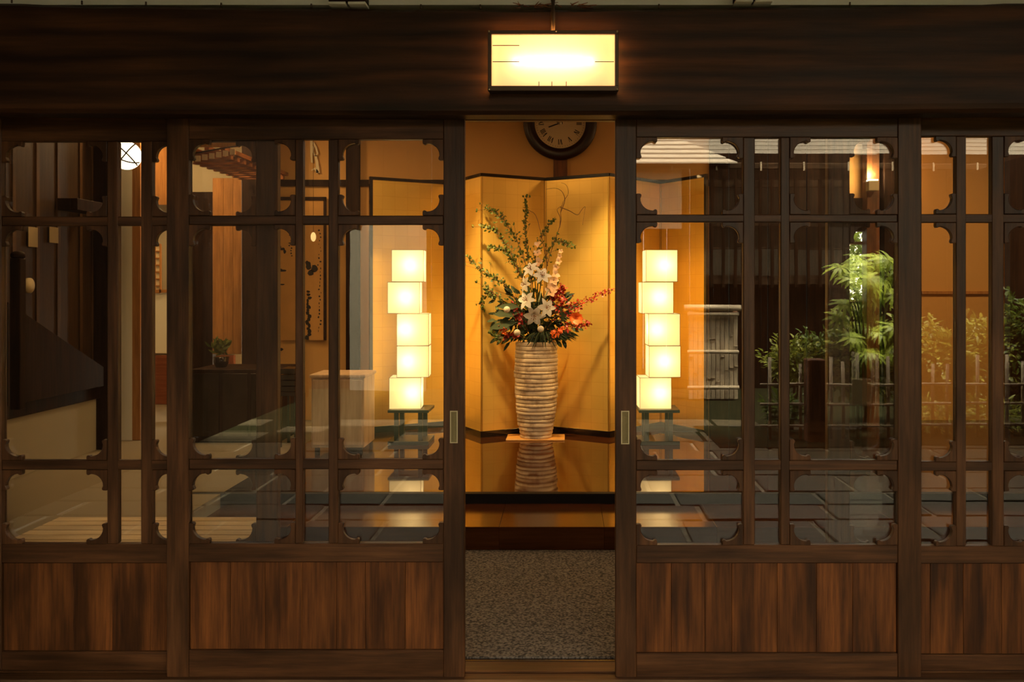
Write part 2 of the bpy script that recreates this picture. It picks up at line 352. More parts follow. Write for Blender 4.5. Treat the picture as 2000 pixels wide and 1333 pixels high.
# ------------------------------------------------------------------ DOORS
def bracket_poly(s):   # corner bracket, in metres, corner at the origin, legs along +x and -z
    u = s/550.0
    pts = [(0,0),(41,0),(41,8),(38.5,10.5),(35,9.5),(33,7.5)]
    for k in range(1, 8):
        a = PI/2*k/7.0
        pts.append((31.5 - 23.5*math.sin(a), 31.5 - 23.5*math.cos(a)))
    pts += [(9.5,35),(10.5,38.5),(8,41),(0,41)]
    return [(x*u, -y*u) for x, y in pts]
def make_door(name, y0, x_left, flip, rows_, cols, stiles, boards, handle=None, seed=0):
    """x positions in pixels at depth y0; rows_ = (top, r1a, r1b, r2a, r2b, r3a, r3b(bottom glass), panel top, panel bottom, bottom)"""
    z = y0; D = .036
    root = sroot(name, (X_((stiles[0]+stiles[3])/2, z), y0, 0))
    ZZ = lambda py: Z_(py, z)
    XX = lambda px: X_(px, z)
    top, a0, a1, b0, b1, c0, c1, p0, p1, bot = rows_
    for (xa, xb) in ((stiles[0], stiles[1]), (stiles[2], stiles[3])):
        MB().box(XX(xa), XX(xb), y0, y0+D, ZZ(bot), ZZ(top)).build('stile', M['frame_v'], root, .0025)
    L, Rr = XX(stiles[1]), XX(stiles[2])
    for (ya, yb) in ((top, a0), (c1, p0), (p1, bot)):
        MB().box(L, Rr, y0+.002, y0+D-.002, ZZ(yb), ZZ(ya)).build('rail', M['frame_h'], root, .0025)
    for (ya, yb) in ((a1, b0), (b1, c0)):
        MB().box(L, Rr, y0+.005, y0+D-.006, ZZ(yb), ZZ(ya)).build('crossbar', M['frame_h'], root, .003)
    for k in range(len(cols)-1):
        xa, xb = cols[k][1], cols[k+1][0]
        MB().box(XX(xa), XX(xb), y0+.003, y0+D-.004, ZZ(c1), ZZ(a0)).build('muntin', M['frame_v'], root, .003)
    proto = {}
    gy = y0 + .022
    for (xa, xb) in cols:
        for (ya, yb) in ((a0, a1), (b0, b1), (c0, c1)):
            MB().box(XX(xa), XX(xb), gy, gy+.003, ZZ(yb), ZZ(ya)).build('glass_pane', M['glass'], root)
            if xb - xa > 100:
                for (sx_, sz_) in ((1,1),(-1,1),(1,-1),(-1,-1)):
                    if (sx_, sz_) not in proto:
                        pl = [(x*sx_, q*sz_) for x, q in bracket_poly(1.0)]
                        if sx_*sz_ < 0: pl = pl[::-1]
                        pl = pl[::-1]
                        o = MB().prism(pl, 0, .021).build('corner_bracket', M['frame_v'], root, .0018, org=(0,0,0))
                        proto[(sx_, sz_)] = o
                    else:
                        o = proto[(sx_, sz_)].copy(); C.objects.link(o); o.parent = root
                    o.location = Vector((XX(xa if sx_ > 0 else xb), y0+.001, ZZ(ya if sz_ > 0 else yb))) - gpos(root)
    bx = [stiles[1]] + boards + [stiles[2]]
    for k in range(len(bx)-1):
        MB().box(XX(bx[k])+.0003, XX(bx[k+1])-.0003, y0+.014+R.uniform(0,.001), y0+.024, ZZ(p1), ZZ(p0)).build('board', M['board'], root, .0015)
    if handle:
        hx0, hx1, hy0, hy1 = handle
        h = MB()
        x0, x1, z0, z1 = XX(hx0), XX(hx1), ZZ(hy1), ZZ(hy0)
        t = .0035
        h.box(x0, x1, y0-.002, y0+.0005, z1-t, z1).box(x0, x1, y0-.002, y0+.0005, z0, z0+t).box(x0, x0+t, y0-.002, y0+.0005, z0+t, z1-t).box(x1-t, x1, y0-.002, y0+.0005, z0+t, z1-t)
        hp = h.build('door_pull', M['brass'], root)
        tag(hp, 'recessed metal finger pull')
        nn = 10; cup = MB(); vs_ = []
        for i in range(nn+1):
            a = i/nn; d = -.0005 - .0*0; dep = .0*a
            yy = y0 - .0018 ; zz = z0+t+(z1-z0-2*t)*a
            vs_ += [(x0+t, yy, zz), ((x0+x1)/2, yy + .0014*math.sin(PI*a)**.5, zz), (x1-t, yy, zz)]
        cup.add(vs_, [(i*3+k, i*3+k+1, (i+1)*3+k+1, (i+1)*3+k) for i in range(nn) for k in range(2)], True)
        cup.build('pull_cup', M['cup'], hp)
    return root
rows_f = (228, 272, 421, 439, 898, 918, 1063, 1099, 1272, 1325)
rows_f3 = (228, 268, 419, 434, 900, 920, 1066, 1101, 1278, 1327)
make_door('door_2', FD, 0, 0, rows_f, [(368,576),(591,641),(660,866)], (325,368,866,907), [447,515,588,655,712,790], (879,894,803,866))
make_door('door_3', FD, 0, 0, rows_f3, [(1243,1452),(1475,1525),(1543,1754)], (1202,1243,1754,1800), [1312,1378,1431,1520,1597,1668], (1213,1229,803,868))
rows_b1 = (228, 276, 423, 441, 900, 919, 1064, 1101, 1275, 1324)
rows_b4 = (228, 266, 418, 435, 903, 921, 1068, 1102, 1281, 1325)
make_door('door_1', BD, 0, 0, rows_b1, [(2,208),(229,274),(296,500)], (-40,2,500,542), [70,140,215,290,380,440])
make_door('door_4', BD, 0, 0, rows_b4, [(1660,1868),(1888,1938),(1962,2168)], (1617,1660,2168,2208), [1740,1820,1885,1960,2040,2110])

# ------------------------------------------------------------------ lamp on the beam
def face_px(z, x0, x1, y0, y1): return X_(x0, z), X_(x1, z), Z_(y1, z), Z_(y0, z)
x0, x1, z0, z1 = face_px(2.93, 953, 1208, 60, 178)
t = thing('wall_lamp', ((x0+x1)/2, 2.98, (z0+z1)/2), 'rectangular iron-framed wall lamp glowing over the doorway on the beam', 'lamp')
fr = MB(); th = (x1-x0)/255*7
fr.box(x0, x1, 2.925, 2.94, z1-th, z1).box(x0, x1, 2.925, 2.94, z0, z0+th*1.4).box(x0, x0+th, 2.925, 2.94, z0+th*1.4, z1-th).box(x1-th, x1, 2.925, 2.94, z0+th*1.4, z1-th)
fr.box(x0+.002, x1-.002, 2.94, 2.976, z0+.0005, z0+.004)
for (xq, zq) in ((x0+.004, z0+.004), (x1-.008, z0+.004), (x0+.004, z1-.008), (x1-.008, z1-.008)): fr.box(xq, xq+.004, 2.94, 2.975, zq, zq+.004)
for (u0, u1, v0, v1) in ((x0+.006, x1-.006, z1-.004, z1-.002), (x0+.002, x0+.004, z0+.006, z1-.006), (x1-.004, x1-.002, z0+.006, z1-.006)): MB().box(u0, u1, 2.941, 2.973, v0, v1).build('side_glow', M['side'], t)  # added glowing sides, light the beam round the lamp
fr.build('lamp_frame', M['iron'], t, .001)
MB().box(x0+th, x1-th, 2.934, 2.938, z0+th*1.3, z1-th).build('diffuser', M['diffuser'], t)
MB().box(x0+.004, x1-.004, 2.974, 2.979, z0+.004, z1-.004).build('back_plate', plain('dull_reflector', (.22,.15,.08), .6), t)
yb = 2.9325
L1 = (x1-x0)
for (fx0, fx1, fz) in ((.035,.24,.76),(.035,.24,.49),(.82,.965,.49)):
    MB().box(x0+L1*fx0, x0+L1*fx1, yb, yb+.0012, z0+(z1-z0)*fz-.0012, z0+(z1-z0)*fz+.0012).build('glass_bar', M['iron'], t)
for fx in (.39,.49,.60):
    MB().box(x0+L1*fx-.0012, x0+L1*fx+.0012, yb, yb+.0012, z0+th*1.4, z0+th*1.4+.016).build('glass_bar', M['iron'], t)
for (sx_, sz_) in ((x0+.004, z0+.004), (x1-.004, z0+.004), (x0+.004, z1-.004), (x1-.004, z1-.004), ((x0+x1)/2+.01, z1-.003)):
    MB().ball((sx_, 2.923, sz_), .0035, 8, 6).build('screw', M['brass'], t)
for fx in (.22, .30, .38, .46, .54, .62, .70, .78):
    lamp('bulb', 'POINT', (x0+L1*fx, 2.953, (z0+z1)/2), (1.25, 1.25, .8, .4)[int(abs(fx-.5)*12.4)], (1.0,.80,.54), .012, parent=t)
# cable from above down to the lamp
cx = X_(1080, 2.97)
tag(MB().tube([(cx, 2.972, Z_(66, 2.97)), (cx, 2.972, Z_(25, 2.97)), (cx, 2.985, 2.375), (cx, 3.02, 2.40)], .0085, 8).build('lamp_conduit', M['iron']), 'brown conduit running down the beam to the wall lamp', 'pipe')
# two dark rafter ends with pale tips over the beam, and twigs of a bird nest
for i, (px, lb) in enumerate(((681, 'dark rafter bracket above the beam, left of the wall lamp'), (1470, 'dark rafter bracket above the beam, right of the wall lamp'))):
    t = thing('rafter_bracket', (X_(px, 3.0), 2.99, 2.37), lb, 'bracket', 'rafter brackets over the beam')
    a, b_ = X_(px-36, 3.0), X_(px+36, 3.0)
    MB().box(a, b_, 2.975, 3.03, Z_(8 if i == 0 else 4, 3.0), 2.62).build('bracket_body', M['post'], t, .003)
    for (u0, u1) in ((.0, .47), (.53, 1)):
        MB().box(a+(b_-a)*u0, a+(b_-a)*u1, 2.972, 3.03, Z_(13 if i == 0 else 8, 3.0), Z_(8 if i == 0 else 4, 3.0)).build('bracket_foot', M['out_plaster'], t, .001)
tw = MB()
for i in range(26):
    px = R.choice([R.uniform(1010, 1075), R.uniform(1095, 1150)]); x = X_(px, 3.0); zz = Z_(R.uniform(8, 15), 3.0)
    tw.tube([(x, 3.0, zz), (x+R.uniform(-.03,.05), 3.0+R.uniform(-.01,.02), zz+R.uniform(-.002,.014))], .0025, 4, .001)
tag(tw.build('dry_twigs', M['stem']), 'small clump of dry twigs on the beam above the wall lamp', 'twigs', kind='stuff')
for px, lb in ((23,'nail in the top edge of the beam at its far left end'), (160,'second nail from the left in the top edge of the beam'), (285,'third nail from the left in the top edge of the beam'), (432,'fourth nail from the left in the top edge of the beam'), (608,'nail in the top edge of the beam just left of the left rafter bracket'), (822,'nail in the top edge of the beam midway between left rafter bracket and wall lamp'), (938,'nail in the top edge of the beam just left of the wall lamp'), (1287,'nail in the top edge of the beam right of the wall lamp'), (1660,'nail in the top edge of the beam right of the right rafter bracket')):
    u = (px-1000)/1000
    tag(MB().tube([(X_(px, 2.995), 2.995, Z_(17-13*u*u*.9, 2.995)), (X_(px, 2.995), 2.995, Z_(9-12*u*u*.9, 2.995))], .003, 6).build('nail', M['iron']), lb, 'nail', 'nails along the beam top')

# ------------------------------------------------------------------ HALL shell
RZ = 5.10              # riser of the platform
PT = Z_(965, RZ)     # platform top height
BW = 7.98              # back wall depth
RX = 4.6; LX = -3.5
CE = 3.06
struct('floor', MB().box(-6.2, RX, 3.23, 4.62, -.06, 0.0), M['floor_dark'])
o = tag(MB().box(X_(560, 4), X_(1500, 4), 3.25, 4.58, 0.0, .006).build('floor_mat', M['mat']), 'grey speckled entrance mat on the floor inside the open doors', 'mat')
T1 = Z_(1030, 4.6)
# low step and platform, boards
s1 = sroot('floor_step'); s1.name = 'trim_6'
xs = [X_(p, 4.6) for p in (372, 560, 975, 1180, 1400, 1760, 2140)]
for k in range(len(xs)-1):
    MB().box(xs[k], xs[k+1], 4.6, RZ+.02, .0, T1).build('board', M['step'], s1, .002)
s2 = sroot('platform'); s2.name = 'trim_7'
MB().box(X_(365, RZ), RX, RZ, RZ+.05, 0.0, PT).build('riser', M['riser'], s2, .002)
ys = [RZ+.05, 5.6, 6.1, 6.6, 7.1, BW]
for k in range(len(ys)-1):
    MB().box(X_(640, 4.88), X_(1560, 4.88), ys[k]+.0006, ys[k+1]-.0006, PT-.06, PT-.0004*0).build('board', M['platform'], s2)
MB().box(X_(1560, 4.88), RX, RZ+.05, BW, PT-.06, PT-.002).build('side_floor', M['floor_dark'], s2)
MB().box(-6.2, X_(400, 4.88), 4.15, 9.2, 0, PT-.002).build('pale_floor', M['tatami'], s2)
MB().box(X_(400, 4.88), X_(640, 4.88), RZ+.05, BW, PT-.06, PT-.002).build('side_floor', M['floor_dark'], s2)
# back wall, with dark panelled stretch right of the screen
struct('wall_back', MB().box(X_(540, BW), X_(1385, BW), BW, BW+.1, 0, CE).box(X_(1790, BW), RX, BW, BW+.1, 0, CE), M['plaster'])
wd = sroot('wall_back_panelling')
wd.name = 'trim_8'
xa = X_(1385, BW); xb = X_(1650, BW); n = 7
for k in range(n):
    MB().box(xa+(xb-xa)*k/n+.003, xa+(xb-xa)*(k+1)/n-.003, BW-.02, BW+.1, 0, CE).build('panel_board', M['post'], wd, .003)
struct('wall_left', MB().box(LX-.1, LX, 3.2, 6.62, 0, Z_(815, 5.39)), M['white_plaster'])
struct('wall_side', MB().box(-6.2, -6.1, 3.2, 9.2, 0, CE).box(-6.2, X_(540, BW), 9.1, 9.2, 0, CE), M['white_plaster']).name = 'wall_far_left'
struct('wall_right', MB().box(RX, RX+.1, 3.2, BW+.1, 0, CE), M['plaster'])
ce = sroot('ceiling')
for k in range(18):
    x = -6.2 + k*(RX+6.2)/18
    MB().box(x+.003, x+(RX+6.2)/18-.003, 3.2, 9.2, CE, CE+.04).build('ceiling_board', M['orange_wood'], ce)
# post, head rail (nageshi)
struct('trim_9', MB().box(X_(678, BW), X_(704, BW), BW-.05, BW+.0, PT, CE), M['post'], .003)
struct('trim_10', MB().box(X_(540, BW), X_(1385, BW), BW-.03, BW, Z_(364, BW), Z_(352, BW)), M['rail'], .002)
struct('trim_11', MB().box(X_(1081, BW), X_(1108, BW), BW-.036, BW, PT, CE), wood('clock_post_wood', (.10,.035,.012), (.17,.06,.02)), .002)

# ------------------------------------------------------------------ wall clock
cc = P(1094, 240, BW-.07); k = (BW-.07)/F
t = thing('wall_clock', (cc.x, BW-.04, cc.z), 'round dark-rimmed wall clock with roman numerals hanging above the gold screen', 'clock')
def ring(r0, r1, y0, y1, n=64):
    m = MB(); vs_ = []
    for i in range(n):
        a = 2*PI*i/n
        for (r, y) in ((r0, y0+.004), ((r0*.6+r1*.4), y0-.008), (r1*.94+r0*.06, y0), (r1, y0+.012), (r1, y1), (r0, y1)):
            vs_.append((cc.x+math.sin(a)*r, y, cc.z+math.cos(a)*r))
    m.add(vs_, [(i*6+q, i*6+(q+1) % 6, ((i+1) % n)*6+(q+1) % 6, ((i+1) % n)*6+q) for i in range(n) for q in range(6)], True)
    return m
ring(50*k, 72*k, BW-.075, BW-.037).build('clock_rim', plain('dark_clock_wood', (.02,.007,.004), .35), t)
m_ = MB(); m_.prism([(cc.x+math.sin(-2*PI*i/48)*51*k, cc.z+math.cos(-2*PI*i/48)*51*k) for i in range(48)], BW-.058, BW-.045)
m_.build('clock_face', plain('cream_dial', (.62,.48,.27), .6), t)
nums = ['XII','I','II','III','IV','V','VI','VII','VIII','IX','X','XI']
ink = MB(); yf = BW-.0595
for i, s_ in enumerate(nums):
    a = 2*PI*i/12; wd_ = {'I':1.0,'V':2.2,'X':2.2}; tot = sum(wd_[c] for c in s_); u = -tot/2
    Mx = Matrix.Translation((cc.x, 0, cc.z)) @ Matrix.Rotation(a, 4, 'Y') @ Matrix.Translation((0, 0, 37*k))
    sW = 2.7*k; h = 5.2*k
    def bar(xa_, xb_, wt):
        d = wt*k/2
        ink.add([Mx @ Vector((xa_-d, yf, -h)), Mx @ Vector((xa_+d, yf, -h)), Mx @ Vector((xb_+d, yf, h)), Mx @ Vector((xb_-d, yf, h)),
                 Mx @ Vector((xa_-d, yf+.001, -h)), Mx @ Vector((xa_+d, yf+.001, -h)), Mx @ Vector((xb_+d, yf+.001, h)), Mx @ Vector((xb_-d, yf+.001, h))],
                [(0,1,2,3),(4,7,6,5),(0,4,5,1),(1,5,6,2),(2,6,7,3),(3,7,4,0)])
    for c in s_:
        w_ = wd_[c]*sW; x_ = u*sW
        if c == 'I': bar(x_+w_/2, x_+w_/2, 1.6)
        if c == 'V': bar(x_+w_/2, x_+w_*.12, 1.8); bar(x_+w_/2, x_+w_*.88, .8)
        if c == 'X': bar(x_+w_*.88, x_+w_*.12, 1.8); bar(x_+w_*.12, x_+w_*.88, .8)
        u += wd_[c]
for i in range(60):
    a = 2*PI*i/60; Mx = Matrix.Translation((cc.x, 0, cc.z)) @ Matrix.Rotation(a, 4, 'Y') @ Matrix.Translation((0, 0, 46*k))
    ink.box(-.3*k, .3*k, yf, yf+.001, -k, k, Mx)
ink.build('numerals', M['ink'], t)
for (ang, ln, wt) in ((250, 24, 2.4), (287, 33, 1.7)):
    Mx = Matrix.Translation((cc.x, 0, cc.z)) @ Matrix.Rotation(math.radians(ang), 4, 'Y')
    MB().box(-wt*k/2, wt*k/2, yf-.004, yf-.002, -5*k, ln*k, Mx).build('clock_hand', M['ink'], t)
MB().tube([(cc.x, yf-.006, cc.z), (cc.x, yf, cc.z)], 3*k, 10).build('hand_hub', M['brass'], t)

# ------------------------------------------------------------------ gold folding screen
SP = [(a, z*1.0453) for a, z in [(722, 6.93), (876, 7.27), (940, 6.72), (1065, 7.01), (1190, 6.72), (1290, 7.22), (1380, 6.77)]]
pts = [Vector((X_(a, z), z, PT)) for a, z in SP]
SH = Z_(338, 6.72*1.0453) - PT
t = thing('folding_screen', (pts[3].x, pts[3].y, PT), 'tall six-panel gold-leaf folding screen with black lacquer edge behind the vase', 'folding screen')
for i in range(6):
    a, b_ = pts[i], pts[i+1]; d = b_-a; W = d.length; ang = math.atan2(d.y, d.x)
    pr = thing('screen_panel', a - t.location, None, None); pr.parent = t; pr.rotation_euler = (0,0,ang)
    bpy.data.objects.remove(pr)
    p = MB().box(.006, W-.006, 0, .018, .05, SH-.026)
    o = p.build('screen_panel', M['gold'], None); o.parent = t; o.location = a - t.location; o.rotation_euler = (0,0,ang)
    sub = [('lacquer_edge', 'lacquer', 0, W, -.006, .022, 0, .05), ('lacquer_edge', 'lacquer', 0, W, -.006, .022, SH-.026, SH)]
    if i == 0: sub.append(('lacquer_edge', 'lacquer', 0, .026, -.006, .022, .05, SH-.026))
    if i == 5: sub.append(('lacquer_edge', 'lacquer', W-.026, W, -.006, .022, .05, SH-.026))
    if i > 0: sub.append(('gilt_border', 'gold_rim', .001, .010, -.003, .021, .05, SH-.026))
    if i < 5: sub.append(('gilt_border', 'gold_rim', W-.010, W-.001, -.003, .021, .05, SH-.026))
    sub += [('border_line', 'line', xx[0], xx[1], -.001, .002, .05, SH-.026) for xx in ((.010, .0125), (W-.0125, W-.010))]
    for (nm_, mt_, a0_, a1_, b0_, b1_, c0_, c1_) in sub:
        q = MB().box(a0_, a1_, b0_, b1_, c0_, c1_).build(nm_, M[mt_], None, .001); q.parent = o

# ------------------------------------------------------------------ stacked-cube lanterns
def lantern(name, cubes, rot, zc, label, sgn, stand_px):
    kk = zc/F
    base = Vector((X_(stand_px, zc), zc + .12, PT))
    t = thing('cube_lantern', base, label, 'lantern', 'stacked cube floor lanterns')
    fz = zc   # front plane of the cubes
    S = 61.5*kk
    ys_ = [488, 551, 613, 676, 738, 800]
    h_top = None
    for i, (xl, rt) in enumerate(cubes):
        zt, zb = Z_(ys_[i]+.6, fz), Z_(ys_[i+1]-.6, fz)
        c = MB().box(-S/2, S/2, -S/2, S/2, 0, zt-zb)
        cx_, cy_ = X_(xl, fz) + S/2, fz + S/2
        o = c.build('paper_cube', M['lantern'], None); o.parent = t; o.location = Vector((cx_, cy_, zb)) - t.location; o.rotation_euler = (0,0,math.radians(rt))
        e = MB(); r = .0016; H = zt-zb; q = S/2
        for (sx_, sy_) in ((-1,-1),(1,-1),(1,1),(-1,1)): e.box(sx_*q-r, sx_*q+r, sy_*q-r, sy_*q+r, 0, H)
        for zz in (0, H):
            for s_ in (-1, 1):
                e.box(-q, q, s_*q-r, s_*q+r, zz-r, zz+r); e.box(s_*q-r, s_*q+r, -q, q, zz-r, zz+r)
        w_ = e.build('wire_edge', M['wire'], None); w_.parent = o
        lx = (R.uniform(-.02, .02) + (0.02 if i in (1, 4) else -.02 if i in (2, 3) else 0)) 
        l = lamp('bulb', 'POINT', (0,0,0), 1.35, (1.0,.74,.40), .022); l.parent = o; l.location = (lx*1.6, -.045, H*.52)
    # stand
    s0, s1 = X_(stand_px-40, fz-.02), X_(stand_px+40, fz-.02)
    zt = Z_(801, fz-.02); th_ = .024
    MB().box(s0, s1, fz-.02, fz+.28, zt-th_, zt-.002).build('stand_top', M['stand'], t, .002)
    for sx_ in (s0+.045, s1-.085):
        for yy in (fz+.0, fz+.23):
            MB().box(sx_, sx_+.034, yy, yy+.034, PT+.03, zt-th_).build('stand_leg', M['stand'], t, .002)
    MB().box(s0, s1, fz-.02, fz+.28, PT+.0, PT+.03).build('stand_base', M['stand'], t, .002)
    return t
M['wire'] = plain('lantern_wire', (.30,.17,.06), .6)
M['stand'] = plain('dark_green_stand', (.020,.032,.026), .35)
lantern('l', [(763,4.5),(755,4.5),(773,4.5),(773,4.5),(758,4.5)], 4.5, 6.70, 'stack of five lit paper cubes on a dark stand, left of the vase', 1, 797)
lantern('r', [(1261,1.5),(1253,1.5),(1266,1.5),(1267,1.5),(1249,1.5)], 1.5, 6.70, 'stack of five lit paper cubes on a dark stand, right of the vase', -1, 1288)

# ------------------------------------------------------------------ vase on its board
def ceramic():
    m, n, b = newmat('rough_stoneware'); N = n.nodes.new; L = n.links.new
    b.inputs['Roughness'].default_value = .85
    t_ = N('ShaderNodeTexCoord'); nz = N('ShaderNodeTexNoise'); nz.inputs['Scale'].default_value = 9; nz.inputs['Detail'].default_value = 9; nz.inputs['Roughness'].default_value = .7
    L(t_.outputs['Object'], nz.inputs[0]); cr = N('ShaderNodeValToRGB'); L(nz.outputs['Fac'], cr.inputs[0])
    e = cr.color_ramp.elements; e[0].position = .3; e[0].color = (.26,.14,.06,1); e[1].position = .52; e[1].color = (.66,.50,.32,1)
    L(cr.outputs[0], b.inputs['Base Color'])
    bp = N('ShaderNodeBump'); bp.inputs['Strength'].default_value = .6; bp.inputs['Distance'].default_value = .01; L(nz.outputs['Fac'], bp.inputs['Height']); L(bp.outputs[0], b.inputs['Normal'])
    return m
M['ceramic'] = ceramic()
VZ = 6.98; kz = VZ/F; vx = X_(1047, VZ)
bd = MB().box(X_(988, 6.87), X_(1103, 6.87), 6.87, 7.13, PT, PT+.012)
tag(bd.build('vase_board', plain('amber_board', (.62,.30,.07), .35), None, .002), 'thin square amber wood board under the tall ridged vase', 'board')
vb = PT + .012; vh = Z_(668, VZ) - vb
t = thing('tall_vase', (vx, VZ+.02, vb), 'tall stoneware vase with rough horizontal ridges standing on the amber board', 'vase')
def vr(u):   # radius against height 0..1, px
    tab = [(0,29.5),(.03,31.5),(.1,34),(.2,37),(.32,39.5),(.48,41.5),(.65,42.3),(.8,42),(.93,41.2),(1,40.5)]
    for (a, ra), (b_, rb) in zip(tab, tab[1:]):
        if u <= b_: return (ra + (rb-ra)*(u-a)/(b_-a)) * kz
    return tab[-1][1]*kz
NR = 24
off = [R.uniform(-.016, .016) for _ in range(NR)]
cut = sorted([0, 1] + [(i+R.uniform(-.22,.22))/NR for i in range(1, NR)])
for i in range(NR):   # each thrown ridge is a coil with a lipped lower edge
    a, b_ = cut[i]*vh, cut[i+1]*vh; u = (cut[i]+cut[i+1])/2; r = vr(u)*(1+off[i]*.9); hh = b_-a
    ph = R.uniform(0, 6.28)
    prof = [(r*.965, a), (r*1.0, a+hh*.07), (r*1.014, a+hh*.2), (r*1.010, a+hh*.6), (r*1.0, a+hh*.9), (r*.975, b_)]
    MB().lathe(prof, (vx, VZ+.02, vb), 40, lambda j, q, ph=ph: .012*math.sin(q*3+ph)+.008*math.sin(q*7+ph*2)).build('ridge', M['ceramic'], t)
MB().lathe([(.9*vr(1), vh-.02), (.9*vr(1), vh-.004)], (vx, VZ+.02, vb), 24).build('vase_mouth', M['lacquer'], t)
VT = Vector((vx, VZ+.02, vb+vh))

# ------------------------------------------------------------------ flowers
def fp(px, py, dz=0): return P(px, py, VZ - .05 + dz)
def petal(mb, c, d, up, L, W, curl=.3, n=5):
    d = d.normalized(); s_ = d.cross(up).normalized(); nn = s_.cross(d)
    vs_ = []
    for i in range(n+1):
        u = i/n; w_ = W*math.sin(PI*min(1, (u*.92+.08)))**.7*.5*(1 if u < 1 else 0.1)
        p = c + d*(L*u) + nn*(L*(.35*u - curl*u*u*1.6))
        vs_ += [p - s_*w_ + nn*w_*.25, p, p + s_*w_ + nn*w_*.25]
    mb.add(vs_, [(i*3+q, i*3+q+1, (i+1)*3+q+1, (i+1)*3+q) for i in range(n) for q in range(2)], True)
def lily(px, py, size, aim, label, group='white lilies in the tall vase', dz=-.12):
    c = fp(px, py, dz); aim = Vector(aim).normalized()
    t = thing('lily', c, label, 'flower', group)
    a = aim.cross(Vector((0,0,1))).normalized(); b_ = aim.cross(a)
    for k_ in range(6):
        an = PI/3*k_ + R.uniform(-.12,.12); m = MB()
        petal(m, c, a*math.cos(an)+b_*math.sin(an)+aim*.35, aim, size*(1 if k_ % 2 else .93), size*(.46 if k_ % 2 else .58), .35)
        m.build('petal', M['petal'], t)
    st = MB()
    for k_ in range(6):
        an = PI/3*k_+.4; st.tube([c, c+aim*size*.3+(a*math.cos(an)+b_*math.sin(an))*size*.05, c+aim*size*.55+(a*math.cos(an)+b_*math.sin(an))*size*.2], .0016, 4)
        st.ball(c+aim*size*.56+(a*math.cos(an)+b_*math.sin(an))*size*.2, .004, 6, 4)
    st.build('stamen', plain('rust_stamens', (.30,.12,.03), .7) if 'rust' not in M else M['rust'], t)
    MB().tube([c, c-aim*.06+Vector((0,.03,-.05)), Vector((VT.x+R.uniform(-.05,.05), VT.y, VT.z-.01))], .004, 5).build('stem', M['gstem'], t)
for a in [(1030,588,.085,(-.5,-1,.4),'white lily facing left, upper of the lower bunch of lilies'),
          (1044,616,.095,(-.1,-1,-.35),'white lily facing down, lowest of the lilies in the vase'),
          (1066,602,.085,(.5,-1,.1),'white lily turned right, beside the red blossoms'),
          (1038,528,.08,(-.5,-.8,.7),'white lily turned up left, at the top of the bouquet'),
          (1058,540,.08,(.2,-1,.5),'white lily beside the peach blossoms, upper middle of the bouquet'),
          (1028,556,.07,(-.9,-.8,.1),'white lily in profile facing left, between upper and lower lilies')]:
    lily(*a)
def bud(px, py, L, tilt, mat, label, cat='bud'):
    c = fp(px, py, -.13); t = thing('lily_bud', c, label, cat, 'closed lily buds')
    d = Vector((tilt, -.2, 1)).normalized(); m = MB()
    m.tube([c, c+d*L*.25, c+d*L*.6, c+d*L], .008, 8, .003); m.v = m.v
    m.build('bud', mat, t); MB().tube([c, VT+Vector((0,0,-.01))], .003, 5).build('stem', M['gstem'], t)
pb = plain('pale_green_bud', (.55,.60,.30), .5)
bud(1052, 590, .085, .25, pb, 'pale green lily bud above the lower lilies, left one of the pair')
bud(1064, 582, .075, .45, pb, 'pale green lily bud above the lower lilies, right one of the pair')
# peach gladiolus spikes
def spike(path, mat, label, n, s0, s1):
    pts_ = [fp(*q) for q in path]; t = thing('gladiolus', pts_[0], label, 'flower', 'gladiolus spikes')
    MB().tube([VT+Vector((0,0,-.01))]+pts_, .005, 6, .002).build('stem', M['gstem'], t)
    for i in range(n):
        u = i/max(1, n-1)*(len(pts_)-1); j = min(int(u), len(pts_)-2); c = pts_[j].lerp(pts_[j+1], u-j)
        sz = s0+(s1-s0)*i/n; m = MB(); ax = Vector((R.uniform(-.7,.7), -1, R.uniform(-.1,.6))).normalized(); a = ax.cross(Vector((0,0,1))).normalized(); b_ = ax.cross(a)
        for k_ in range(5):
            an = 2*PI/5*k_+R.random(); petal(m, c, a*math.cos(an)+b_*math.sin(an)+ax*.5, ax, sz, sz*.7, .25, 4)
        m.build('floret', mat, t)
spike([(1075,572,-.1),(1082,545,-.08),(1090,515,-.06),(1096,492,-.05)], M['peach'], 'peach gladiolus spike rising right of the white lilies', 8, .06, .02)
spike([(1052,512,-.02),(1050,495,-.02),(1051,478,-.02)], M['peach'], 'single pale pink bloom at the top middle of the bouquet', 3, .045, .03)
# red blossom sprays
def spray(path, mat, label, n, spread, s, group='red blossom sprays', name='red_blossom_spray', stemm=None):
    pts_ = [fp(*q) for q in path]; t = thing(name, pts_[0], label, 'flower', group)
    MB().tube([VT+Vector((0,0,-.01))]+pts_, .004, 5, .0015).build('stem', stemm or M['stem'], t)
    m = MB()
    for i in range(n):
        u = R.random()**.8; q = u*(len(pts_)-1); j = min(int(q), len(pts_)-2); c = pts_[j].lerp(pts_[j+1], q-j)
        sp = spread*(1-u*.75); c = c+Vector((R.gauss(0,sp), R.gauss(0,sp*.6), R.gauss(0,sp)))
        d = Vector((R.gauss(0,1), -abs(R.gauss(0,1)), R.gauss(0,1))); m.leaf(c, d, Vector((R.gauss(0,1), R.gauss(0,1), 1)), s*R.uniform(.7,1.3)*(1-.4*u), s*.7*(1-.4*u))
    o = m.build('blossoms', mat, t); o['kind'] = 'stuff'
spray([(1085,600,-.08),(1092,580,-.08),(1098,560,-.06)], M['red'], 'dense deep red blossom cluster right of the peach gladiolus', 170, .04, .034)
spray([(1085,620,-.1),(1115,602,-.1),(1140,592,-.08),(1168,577,-.06),(1196,566,-.04)], M['red'], 'long red blossom spray reaching out to the right', 210, .034, .026)
